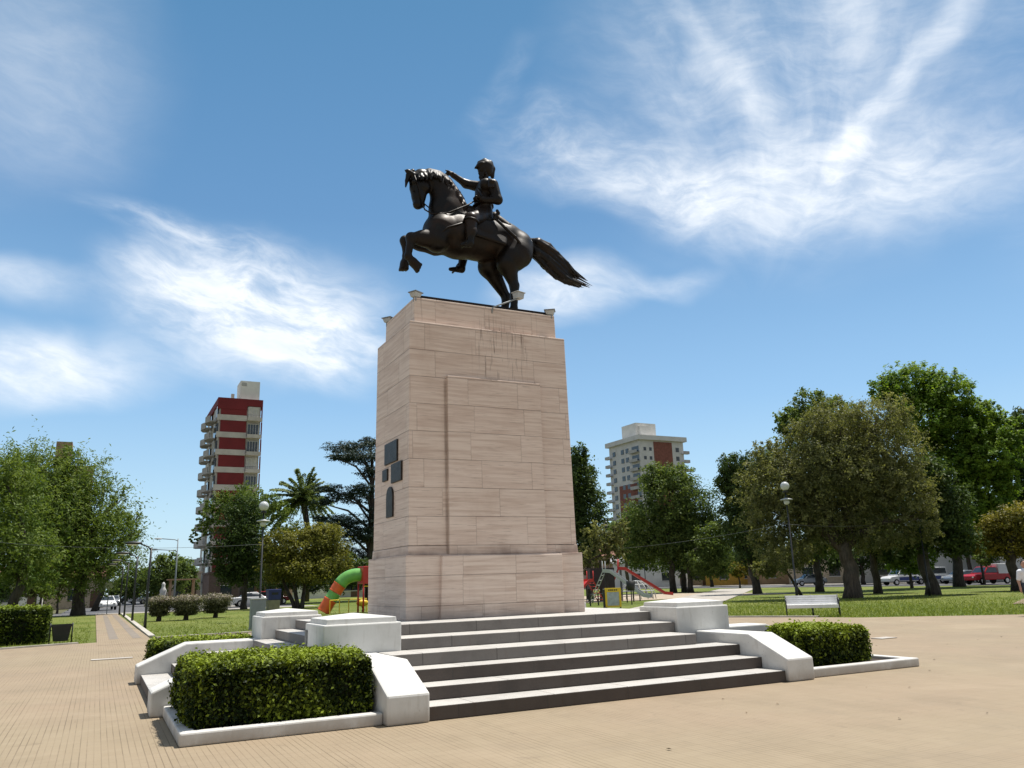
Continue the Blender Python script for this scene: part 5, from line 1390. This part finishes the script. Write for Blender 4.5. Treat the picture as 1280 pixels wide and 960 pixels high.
# ------------------------------------------------------------------ street furniture
def street_lamp(label, u, v, top_v, D=None):
    g = gnd(u, v) if D is None else atd(u, v, D)
    t = thing('street_lamp', label, 'street lamp', (g[0], g[1], -0.03), 0, 'black street lamps beside the path')
    MB().tube([(0, 0, 0), (0, 0, 0.5), (0, 0, 2.2), (0.03, 0, 3.75)], [0.075, 0.06, 0.055, 0.045], 8).build('pole', BLACKM, t, smooth=True)
    MB().tube([(0.03, 0, 3.60), (-0.12, 0, 3.80), (-0.45, 0, 3.92)], 0.035, 7).build('arm', BLACKM, t, smooth=True)
    h = MB().ball((-0.78, 0, 3.97), (0.40, 0.15, 0.085), 12).build('lamp_head', BLACKM, t, smooth=True)
    MB().ball((-0.80, 0, 3.93), (0.28, 0.11, 0.07), 10).build('lens', LAMPW, h, smooth=True)
    return t
for (u, v, lab) in ((181, 785, 'tallest-looking black arm lamp beside the path, nearest the stairs'), (165, 777, 'black arm lamp, second along the path'), (155, 771, 'black arm lamp, third along the path'), (149, 768, 'black arm lamp at the far end of the path, half under the feathery tree')):
    street_lamp(lab, u, v, 0)
g = atd(217, 757, 92)
t = thing('street_lamp', 'taller grey double-arm street lamp in front of the far street trees', 'street lamp', (g[0], g[1], 0))
MB().tube([(0, 0, 0), (0, 0, 3), (0, 0, 7.0)], [0.10, 0.08, 0.05], 8).build('pole', GREYM, t, smooth=True)
for z, l in ((6.9, -1.6), (5.8, -1.9)):
    MB().tube([(0, 0, z-0.15), (-0.3, 0, z), (l, 0, z+0.1)], 0.04, 6).build('arm', GREYM, t, smooth=True)
    MB().ball((l-0.3, 0, z+0.1), (0.4, 0.16, 0.09), 10).build('lamp_head', PALEM, t, smooth=True)

def globe_lamp(label, u, v_globe, D, hgt=None):
    g = atd(u, v_globe, D); hh = g[2]
    t = thing('globe_lamp', label, 'park lamp', (g[0], g[1], -0.03), 0, 'globe lamps among the trees')
    MB().tube([(0, 0, 0), (0, 0, 0.8), (0, 0, 0.85), (0, 0, hh-0.35)], [0.09, 0.08, 0.05, 0.036], 8).build('pole', BLACKM, t, smooth=True)
    MB().ball((0, 0, hh), 0.26, 16).build('globe', GLOBE, t, smooth=True)
    MB().lathe([(0.16, -0.38), (0.13, -0.28), (0.10, -0.26)], 12, (0, 0, hh)).build('collar', BLACKM, t, smooth=True)
    c = MB().lathe([(0.05, -0.70), (0.34, -0.78), (0.36, -0.83), (0.12, -0.82)], 16, (0, 0, hh)).build('shade', PALEM, t, smooth=True)
    MB().ball((0, 0, hh-0.95), (0.17, 0.17, 0.16), 12).build('bulb', GLOBE, c, smooth=True)
    return t
globe_lamp('globe lamp on a black post in front of the dark evergreen at the left', 330, 632, 46)
globe_lamp('globe lamp on a black post beside the huge olive-brown tree', 981, 607, 50.7)
globe_lamp('globe lamp half lost among the branches right of the pedestal', 757, 654, 72)
globe_lamp('globe lamp in front of the broad green tree below the grey tower', 803, 671, 90)
globe_lamp('globe lamp in the shade of the heavy dark-trunked tree', 1146, 634, 58)

# bench
g = (gnd(987, 771)+gnd(1048, 770))/2
bd = gnd(1048, 770)-gnd(987, 771); brz = math.atan2(bd[1], bd[0])
bt = thing('park_bench', 'white slatted park bench with black iron ends on the lawn edge', 'bench', (g[0], g[1], -0.03), brz)
for i in range(4):
    MB().box(-0.92, 0.0+i*0.115, 0.43, 0.92, 0.10+i*0.115, 0.465).build('seat_slat', WOODW, bt, bevel=0.006)
for i in range(4):
    b = MB(); y0, z0 = 0.45+i*0.03, 0.475+i*0.08
    b.add([(-0.92, y0, z0), (0.92, y0, z0), (0.92, y0+0.025, z0+0.07), (-0.92, y0+0.025, z0+0.07), (-0.92, y0+0.03, z0-0.008), (0.92, y0+0.03, z0-0.008), (0.92, y0+0.055, z0+0.064), (-0.92, y0+0.055, z0+0.064)],
          [(0, 1, 2, 3), (4, 7, 6, 5), (0, 4, 5, 1), (2, 6, 7, 3), (0, 3, 7, 4), (1, 5, 6, 2)])
    b.build('back_slat', WOODW, bt)
MB().box(-0.92, -0.03, 0.33, 0.92, -0.003, 0.455).build('front_slat', WOODW, bt, bevel=0.005)
for x in (-0.94, 0.94, 0.0):
    b = MB()
    b.tube([(x, 0.02, 0.0), (x, 0.05, 0.2), (x, 0.03, 0.42)], 0.022, 6); b.tube([(x, 0.62, 0.0), (x, 0.50, 0.22), (x, 0.47, 0.44), (x, 0.60, 0.80)], 0.022, 6); b.tube([(x, 0.02, 0.41), (x, 0.48, 0.41)], 0.02, 6)
    if x: b.tube([(x, 0.03, 0.42), (x, 0.0, 0.55), (x, 0.08, 0.66), (x, 0.30, 0.67), (x, 0.53, 0.64)], 0.02, 6); b.tube([(x, 0.16, 0.44), (x, 0.10, 0.54), (x, 0.18, 0.60), (x, 0.24, 0.52)], 0.014, 5)
    b.build('side_frame', BLACKM, bt, smooth=True)

# bins, cabinets, signs
g = gnd(75, 804)
t = thing('litter_bin', 'square black litter bin in front of the left hedge', 'bin', (g[0], g[1], -0.03), 0.1)
b = MB(); b.frus((-0.22, -0.17, 0.22, 0.17), (-0.30, -0.22, 0.30, 0.22), 0.10, 0.62); b.build('basket', BIND, t, bevel=0.02)
b = MB(); b.box(-0.325, -0.24, 0.59, -0.302, 0.24, 0.66); b.box(0.302, -0.24, 0.59, 0.325, 0.24, 0.66); b.box(-0.325, -0.262, 0.59, 0.325, -0.241, 0.66); b.box(-0.325, 0.241, 0.59, 0.325, 0.262, 0.66); b.build('rim', BIND, t)
for s in (-1, 1): MB().tube([(s*0.34, 0, 0), (s*0.34, 0, 0.7)], 0.022, 6).build('post', BLACKM, t, smooth=True)
g = atd(790, 756, 53)
t = thing('litter_bin', 'black litter basket on a post left of the right white plinth', 'bin', (g[0], g[1], -0.03), 0)
MB().lathe([(0.22, 0.85), (0.30, 1.45), (0.27, 1.45), (0.2, 0.9)], 14).build('basket', BIND, t, smooth=True); MB().tube([(0, 0, 0), (0, 0, 0.9)], 0.035, 8).build('post', BLACKM, t)
g = gnd(318, 786)
t = thing('grey_cabinet', 'grey metal utility cabinet behind the white plinth at the left', 'cabinet', (g[0]+0.1, g[1], -0.03), 0.0)
MB().box(-0.30, -0.2, 0.06, 0.30, 0.2, 1.22).build('case', GREYM, t, bevel=0.012); MB().box(-0.33, -0.23, 1.222, 0.33, 0.23, 1.27).build('top', PALEM, t, bevel=0.01)
MB().box(-0.27, -0.212, 0.12, 0.27, -0.203, 1.15).build('door', GREYM, t); MB().box(0.18, -0.23, 0.62, 0.21, -0.213, 0.74).build('handle', BLACKM, t); MB().box(-0.33, -0.23, 0, 0.33, 0.23, 0.058).build('base', KERB, t)
g = atd(341, 762, 68)
t = thing('recycling_container', 'recycling container with a dark blue top and olive base', 'container', (g[0], g[1], -0.03), 0.1)
MB().frus((-0.42, -0.38, 0.42, 0.38), (-0.45, -0.4, 0.45, 0.4), 0.05, 0.80).build('base', OLIVE, t, bevel=0.03); MB().frus((-0.46, -0.42, 0.46, 0.42), (-0.50, -0.45, 0.50, 0.45), 0.802, 1.62).build('hood', BLUEP, t, bevel=0.04)
MB().box(-0.25, -0.475, 1.2, 0.25, -0.44, 1.38).build('slot', BIND, t)
g = atd(767, 759, 47.1)
t = thing('information_sign', 'yellow framed information board with a pale grey panel right of the pedestal', 'sign', (g[0], g[1], -0.03), -0.35)
b = MB(); b.box(-0.46, -0.05, 0.08, -0.34, 0.05, 1.12); b.box(0.34, -0.05, 0.08, 0.46, 0.05, 1.12); b.box(-0.339, -0.05, 0.90, 0.339, 0.05, 1.12); b.box(-0.339, -0.05, 0.08, 0.339, 0.05, 0.16); b.build('frame', YELLOWP, t, bevel=0.008)
MB().box(-0.338, -0.03, 0.161, 0.338, 0.03, 0.899).build('panel', plain('grey_sign_panel', (0.36, 0.40, 0.43), 0.4, var=0.2, scale=5), t)
b = MB(); [b.box(-0.26+q*0.11, -0.056, 0.965, -0.19+q*0.11+0.01*(q % 2), -0.052, 1.045) for q in range(5)]; b.build('lettering', BIND, t)
for s in (-1, 1): MB().box(s*0.40-0.03, -0.04, 0, s*0.40+0.03, 0.04, 0.079).build('leg', BLACKM, t)
MB().box(-0.56, -0.04, 0, -0.463, 0.10, 1.05).build('side_board', BIND, t)
g = atd(133, 770, 78)
t = thing('round_road_sign', 'round pale road sign seen from behind at the end of the path', 'sign', (g[0], g[1], -0.03), 0)
MB().tube([(0, 0, 0), (0, 0, 2.4)], 0.035, 6).build('post', GREYM, t); MB().tube([(0, -0.05, 2.35), (0, -0.03, 2.35)], 0.34, 20).build('disc', plain('dull_sign_back', (0.42, 0.45, 0.36), 0.5), t)
# pale statue-like fountain figure and timber arbour near the street
g = atd(203, 752, 100)
t = thing('shrine', 'small white stone shrine in front of the far street trees', 'shrine', (g[0], g[1], 0), 0)
MB().box(-0.5, -0.4, 0, 0.5, 0.4, 0.9).build('base', GREYC, t, bevel=0.03); MB().lathe([(0.34, 0.9), (0.30, 1.4), (0.36, 1.8), (0.2, 2.1), (0.16, 2.3), (0.2, 2.5), (0.05, 2.72)], 12).build('figure', GREYL, t, smooth=True)
g = atd(226, 752, 108)
t = thing('timber_arbour', 'weathered timber arbour frame left of the red tower foot', 'arbour', (g[0], g[1], 0), 0)
for sx in (-1.3, 1.3):
    for sy in (-0.8, 0.8): MB().box(sx-0.09, sy-0.09, 0, sx+0.09, sy+0.09, 3.0).build('post', TANB, t)
b = MB(); b.box(-1.7, -1.1, 3.0, 1.7, 1.1, 3.14); b.build('roof', TANB, t)

# playground
g = gnd(412, 766); gb = atd(461, 762, 55)
t = thing('tube_slide', 'curved green and orange tube slide on a red play tower left of the pedestal', 'slide', (g[0], g[1], 0), 0)
O = np.array([g[0], g[1], 0])
ctr = [atd(u, v, 54.3)-O for u, v in ((404, 765), (411, 753), (418, 742), (424, 732), (431, 724), (442, 719), (456, 718.5))]
cum = np.linspace(0, 1, 61)
def sp_(f):
    x = f*(len(ctr)-1); i = min(int(x), len(ctr)-2); u = x-i
    p0, p1, p2, p3 = ctr[max(0, i-1)], ctr[i], ctr[i+1], ctr[min(len(ctr)-1, i+2)]
    return 0.5*(2*p1+(p2-p0)*u+(2*p0-5*p1+4*p2-p3)*u*u+(3*p1-p0-3*p2+p3)*u**3)
segs = [(0, 0.22, ORANGEP), (0.225, 0.35, GREENP), (0.355, 0.52, ORANGEP), (0.525, 0.97, GREENP)]
for f0, f1, mt in segs:
    pts = [sp_(f) for f in np.linspace(f0, f1, 10)]
    n = len(pts); rad = [0.44]+[0.41]*(n-2)+[0.44]
    MB().tube(pts, rad, 16).build('tube_section', mt, t, smooth=True)
pR = atd(461, 724, 54.3)-O
b = MB(); b.box(pR[0]-0.55, pR[1]-0.6, 1.75, pR[0]+1.2, pR[1]+0.7, 2.85); b.build('tower_box', REDP, t, bevel=0.03)
for dx in (-0.5, 1.15):
    for dy in (-0.55, 0.65): MB().tube([(pR[0]+dx, pR[1]+dy, -0.02), (pR[0]+dx, pR[1]+dy, 1.749)], 0.06, 8).build('post', REDP, t, smooth=True)
b = MB(); b.tube([(pR[0]-0.5, pR[1]-0.62, 1.6), (pR[0]+1.2, pR[1]-0.62, 1.6)], 0.035, 6)
for q in range(4): b.tube([(pR[0]+0.2, pR[1]-0.62, 0.3+q*0.35), (pR[0]+0.75, pR[1]-0.62, 0.3+q*0.35)], 0.025, 6)
b.build('ladder', YELLOWP, t, smooth=True)
b = MB(); b.tube([sp_(0.0)+np.array([0, 0, -0.1]), sp_(0)+np.array([0.1, 0, -0.95])], 0.04, 6); b.build('support', YELLOWP, t)
g = atd(453, 763, 55)
t = thing('spring_rider', 'small yellow spring rider beside the red play tower', 'play equipment', (g[0], g[1], 0), 0)
MB().ball((0, 0, 0.55), (0.42, 0.18, 0.22), 12).build('body', YELLOWP, t, smooth=True); MB().tube([(0, 0, 0), (0.05, 0, 0.18), (0, 0, 0.36)], 0.07, 8).build('spring', BLACKM, t); MB().tube([(-0.22, -0.2, 0.78), (-0.22, 0.2, 0.78)], 0.025, 6).build('handle', REDP, t)
# low yellow rail fence by the slide
g0, g1 = atd(412, 766, 53)-0, atd(458, 762, 56)
t = thing('yellow_rail_fence', 'low yellow rail fence below the tube slide', 'fence', (g0[0], g0[1], -0.02), math.atan2(g1[1]-g0[1], g1[0]-g0[0]))
L = float(np.hypot(*(g1-g0)[:2]))
for q in range(5): MB().tube([(L*q/4, 0, 0), (L*q/4, 0, 0.85)], 0.03, 6).build('post', YELLOWP, t)
MB().tube([(0, 0, 0.83), (L, 0, 0.83)], 0.028, 6).build('rail', YELLOWP, t)

def slide(label, u, v, D, rz, bed, side, h=2.0, L=3.4):
    g = atd(u, v, D)
    t = thing('playground_slide', label, 'slide', (g[0], g[1], -0.01), rz, 'straight slides in the playground')
    pts = [(0.0, h), (0.5, h-0.05), (L*0.85, 0.42), (L, 0.35)]
    b = MB()
    for (x0, z0), (x1, z1) in zip(pts, pts[1:]): b.add([(x0, -0.27, z0), (x1, -0.27, z1), (x1, 0.27, z1), (x0, 0.27, z0), (x0, -0.27, z0-0.04), (x1, -0.27, z1-0.04), (x1, 0.27, z1-0.04), (x0, 0.27, z0-0.04)], [(0, 1, 2, 3), (4, 7, 6, 5), (0, 4, 5, 1), (3, 2, 6, 7)])
    b.build('bed', bed, t)
    for s in (-1, 1):
        b = MB()
        for (x0, z0), (x1, z1) in zip(pts, pts[1:]): b.add([(x0, s*0.275, z0-0.06), (x1, s*0.275, z1-0.06), (x1, s*0.275, z1+0.16), (x0, s*0.275, z0+0.16), (x0, s*0.315, z0-0.06), (x1, s*0.315, z1-0.06), (x1, s*0.315, z1+0.16), (x0, s*0.315, z0+0.16)], [(0, 1, 2, 3), (4, 7, 6, 5), (3, 2, 6, 7), (0, 4, 5, 1)])
        b.build('side_board', side, t)
    b = MB()
    for s in (-0.3, 0.3): b.tube([(-1.1, s, 0), (0, s, h), (0.0, s, h+0.7)], 0.035, 6)
    for q in range(6): b.tube([(-1.1+1.1*(q+0.7)/6.5, -0.3, h*(q+0.7)/6.5), (-1.1+1.1*(q+0.7)/6.5, 0.3, h*(q+0.7)/6.5)], 0.025, 6)
    b.build('ladder', side, t, smooth=True)
    for s in (-0.28, 0.28): MB().tube([(0.15, s, 0), (0.15, s, h-0.05)], 0.035, 6).build('leg', BLACKM, t)
    return t
slide('straight slide with a bright metal bed coming towards the yellow sign', 757, 750, 57, -0.9, CHROME, PALEM, 2.1, 3.2)
slide('red-sided slide running down to the right behind the yellow sign', 775, 746, 62, -0.45, REDP, REDP, 2.3, 3.9)
slide('short red slide at the left end of the playground by the pedestal', 739, 750, 60, PI+0.3, REDP, REDP, 1.5, 2.3)
g = atd(752, 750, 62)
t = thing('play_tower', 'dark timber play tower with a flat top behind the slides', 'play equipment', (g[0], g[1], -0.01), -0.4)
for sx in (-0.8, 0.8):
    for sy in (-0.8, 0.8): MB().box(sx-0.07, sy-0.07, 0, sx+0.07, sy+0.07, 2.0).build('post', BARKD, t)
MB().box(-0.9, -0.9, 0.9, 0.9, 0.9, 2.4).build('cabin', plain('dark_timber', (0.04, 0.03, 0.035), 0.8), t)
g = atd(796, 742, 66)
t = thing('climbing_dome', 'pale metal climbing dome right of the slides', 'play equipment', (g[0], g[1], -0.01), 0)
b = MB()
for q in range(8):
    a_ = PI*q/8
    b.tube([(1.5*math.cos(a_)*math.cos(w), 1.5*math.sin(a_)*math.cos(w), 1.4*math.sin(w)) for w in np.linspace(0, PI, 11)], 0.03, 5)
for w in (0.45, 0.9): b.tube([(1.5*math.cos(w)*math.cos(a_), 1.5*math.cos(w)*math.sin(a_), 1.4*math.sin(w)) for a_ in np.linspace(0, 2*PI, 17)], 0.03, 5)
b.build('bars', PALEM, t, smooth=True)
g0, g1 = atd(738, 753, 52), atd(800, 748, 60)
t = thing('playground_fence', 'low dark post and rail fence in front of the playground slides', 'fence', (g0[0], g0[1], -0.02), math.atan2(g1[1]-g0[1], g1[0]-g0[0]))
L = float(np.hypot(*(g1-g0)[:2]))
for q in range(8): MB().tube([(L*q/7, 0, 0), (L*q/7, 0, 0.75)], 0.045, 6).build('post', BIND, t)
for z in (0.4, 0.7): MB().tube([(0, 0, z), (L, 0, z)], 0.02, 5).build('rail', BIND, t)

# overhead wires
def wire(label, a_, b_, sag):
    a_, b_ = np.array(a_), np.array(b_)
    pts = [a_*(1-f)+b_*f-np.array([0, 0, sag*4*f*(1-f)]) for f in np.linspace(0, 1, 15)]
    o = MB().tube(pts, 0.009, 5).build('overhead_wire', plain('dull_wire', (0.12, 0.13, 0.13), 0.6) if 'dull_wire' not in bpy.data.materials else bpy.data.materials['dull_wire'], smooth=True)
    tag(o, label, 'wire', 'overhead wires between the lamps')
wire('thin overhead wire running between the two globe lamps at the right', atd(981, 655, 50.7), atd(1146, 650, 58), 0.25)
wire('thin overhead wire from the playground lamp to the lamp by the olive-brown tree', atd(730, 688, 72), atd(981, 655, 50.7), 0.3)
wire('thin overhead wire crossing the sky from the left edge to the left globe lamp', atd(-60, 672, 60), atd(330, 680, 46), 0.4)

# ------------------------------------------------------------------ person at the right edge
g = atd(1291, 769, 32.5)
pr = thing('person', 'person in a white shirt and dark trousers walking at the right edge', 'person', (g[0], g[1], 0), -0.5)
pb = SDF(0.035)
pb.chain([(0, 0, 0.98), (0.0, 0, 1.18), (0, 0, 1.36)], [0.145, 0.13, 0.155], (1, 1.25, 1)); pb.cap((-0.15, 0, 1.42), (0.15, 0, 1.42), 0.075)
pb.chain([(0, 0, 1.45), (0, -0.01, 1.56)], [0.06, 0.055]); pb.chain([(0, -0.01, 1.60), (0, -0.015, 1.68)], [0.085, 0.095])
pb.cap((0, -0.11, 1.63), (0, -0.115, 1.61), 0.018, k=0.02)
for s in (-1, 1): pb.cap((0.09*s, 0, 1.63), (0.09*s, 0, 1.65), 0.022, k=0.02)
pb.chain([(-0.20, 0, 1.40), (-0.25, 0.03, 1.12), (-0.27, -0.05, 0.88)], [0.058, 0.045, 0.033]); pb.chain([(0.20, 0, 1.40), (0.25, -0.03, 1.12), (0.26, -0.12, 0.90)], [0.058, 0.045, 0.033])
for s, dy in ((-1, -0.05), (1, -0.12)):
    hb = np.array([0.27*s, dy, 0.86]); pb.cap(hb, hb-np.array([0, 0, 0.07]), 0.034, 0.03)
    for q in range(4): pb.chain([hb+np.array([0, -0.026+0.017*q, -0.07]), hb+np.array([-0.008*s, -0.028+0.017*q, -0.115]), hb+np.array([-0.022*s, -0.03+0.017*q, -0.145+0.006*abs(q-1)])], [0.010, 0.009, 0.007], k=0.006)
    pb.chain([hb+np.array([0, -0.03, -0.02]), hb+np.array([-0.01*s, -0.055, -0.07])], [0.012, 0.009], k=0.008)
pb.chain([(-0.09, 0, 0.95), (-0.10, -0.10, 0.52), (-0.10, 0.06, 0.09)], [0.095, 0.065, 0.045]); pb.chain([(0.09, 0, 0.95), (0.10, 0.06, 0.52), (0.10, 0.26, 0.16)], [0.095, 0.065, 0.045])
pb.cap((-0.10, 0.05, 0.045), (-0.10, -0.12, 0.035), 0.045, 0.035); pb.cap((0.10, 0.27, 0.12), (0.10, 0.16, 0.045), 0.045, 0.035)
def local_build(sdf, name, h, mat, parent):
    V, F = sdf.mesh(h); return np_mesh(name, V, F, mat, parent, smooth=True)
local_build(pb, 'body', 0.011, plain('skin', (0.42, 0.24, 0.17), 0.55), pr)
sh = SDF(0.03)
sh.chain([(0, 0, 0.93), (0, 0, 1.18), (0, 0, 1.37)], [0.165, 0.15, 0.175], (1, 1.22, 1)); sh.cap((-0.16, 0, 1.41), (0.16, 0, 1.41), 0.09)
for s, y in ((-1, 0.02), (1, -0.02)): sh.chain([(0.20*s, 0, 1.40), (0.24*s, y, 1.18)], [0.078, 0.07])
local_build(sh, 'shirt', 0.012, plain('white_shirt', (0.74, 0.76, 0.80), 0.8), pr)
tr_ = SDF(0.03)
tr_.cap((-0.06, 0, 0.95), (0.06, 0, 0.95), 0.15)
tr_.chain([(-0.09, 0, 0.93), (-0.10, -0.09, 0.55)], [0.12, 0.092]); tr_.chain([(0.09, 0, 0.93), (0.10, 0.05, 0.55)], [0.12, 0.092])
local_build(tr_, 'shorts', 0.012, plain('dark_shorts', (0.05, 0.06, 0.08), 0.85), pr)
hr = SDF(0.02); hr.chain([(0, 0.02, 1.66), (0, 0.01, 1.72)], [0.098, 0.088]); local_build(hr, 'hair', 0.011, plain('dark_hair', (0.02, 0.015, 0.012), 0.6), pr)

# ------------------------------------------------------------------ grass blades along the lawn edge, fallen leaves on the paving
def blades(n):
    P = []
    def lawn_ok(x, y):
        if math.hypot(x, y) < 18.9: return False
        if x > 8 and (y < 6.7-(x-17.5)*0.83 or y < 3.2-(x-21.7)*0.64): return False
        if x > 8 and abs((y-12.6)-(x-12.0)*1.0)*0.71 < 2.2: return False
        if x < 0 and (y < 16.6 or -6.7 < x < -4.4): return False
        return True
    while len(P) < n:
        D_ = 29.5+abs(random.gauss(0, 13)); a_ = R(random.choice((random.uniform(-8, 22), random.uniform(40, 64), random.uniform(40, 64))))
        x, y = CX+D_*math.sin(a_), CY+D_*math.cos(a_)
        if lawn_ok(x, y): P.append((x, y, 0.0))
    P = np.array(P); k_ = len(P)
    N_ = unit(k_)*np.array([1, 1, 0.25]); N_ /= np.linalg.norm(N_, axis=1, keepdims=True)
    up_ = np.array([0, 0, 1.0])+0.8*rng.normal(size=(k_, 3)); side_ = np.cross(N_, up_); side_ /= np.linalg.norm(side_, axis=1, keepdims=True)
    hgt = (0.025+0.045*rng.random(k_))[:, None]
    B = P-np.array([0, 0, 0.03])
    V = np.stack([B-side_*0.012, B+side_*0.012, B+up_*hgt+side_*0.004, B+up_*hgt-side_*0.004], 1).reshape(-1, 3)
    return V, np.arange(4*k_).reshape(-1, 4), k_
V, F, k_ = blades(36000)
o = np_mesh('grass', V, F, leafmat('grass_blades', (0.13, 0.18, 0.03), (0.27, 0.31, 0.07), 0.35), None, np.repeat(rng.random(k_), 4))
o['kind'] = 'stuff'; tag(o, 'short grass blades along the lawn edge', 'grass')
n = 150
P = np.stack([rng.uniform(-14, 16, n), rng.uniform(-13, 12, n), np.full(n, 0.012)], 1)
keep = ~((np.abs(P[:, 0]) < 6.1) & (np.abs(P[:, 1]) < 5.3)); P = P[keep]
Nn = unit(len(P))*0.35+np.array([0, 0, 1.0]); Nn /= np.linalg.norm(Nn, axis=1, keepdims=True)
V, F = leaf_quads(P, Nn, 0.045, 0.6)
o = np_mesh('fallen_leaves', V, F, leafmat('dry_leaves', (0.07, 0.045, 0.025), (0.18, 0.12, 0.06), 0.05), None, np.repeat(rng.random(len(P)), 4))
o['kind'] = 'stuff'; tag(o, 'dry leaves scattered thinly over the beige paving', 'leaves')

# ------------------------------------------------------------------ far-off belt of town trees closing the horizon
belt = []
for a_ in np.arange(-62, 118, 1.5):
    d_ = 225+30*math.sin(a_*0.9)+random.uniform(-12, 12)
    if -3.5 < a_ < 1.5: d_ = 480
    x, y = CX+d_*math.sin(R(a_)), CY+d_*math.cos(R(a_))
    h_ = random.uniform(2.6, 4.4)
    belt.append((np.array([x, y, h_]), (random.uniform(4, 6.5), random.uniform(4, 6.5), h_)))
o = crown('distant_trees', belt, 26000, 0.9, LG['far'], None, clump=0.22, per=14, inner=0.4)
o['kind'] = 'stuff'; tag(o, 'far belt of town trees along the horizon', 'trees')
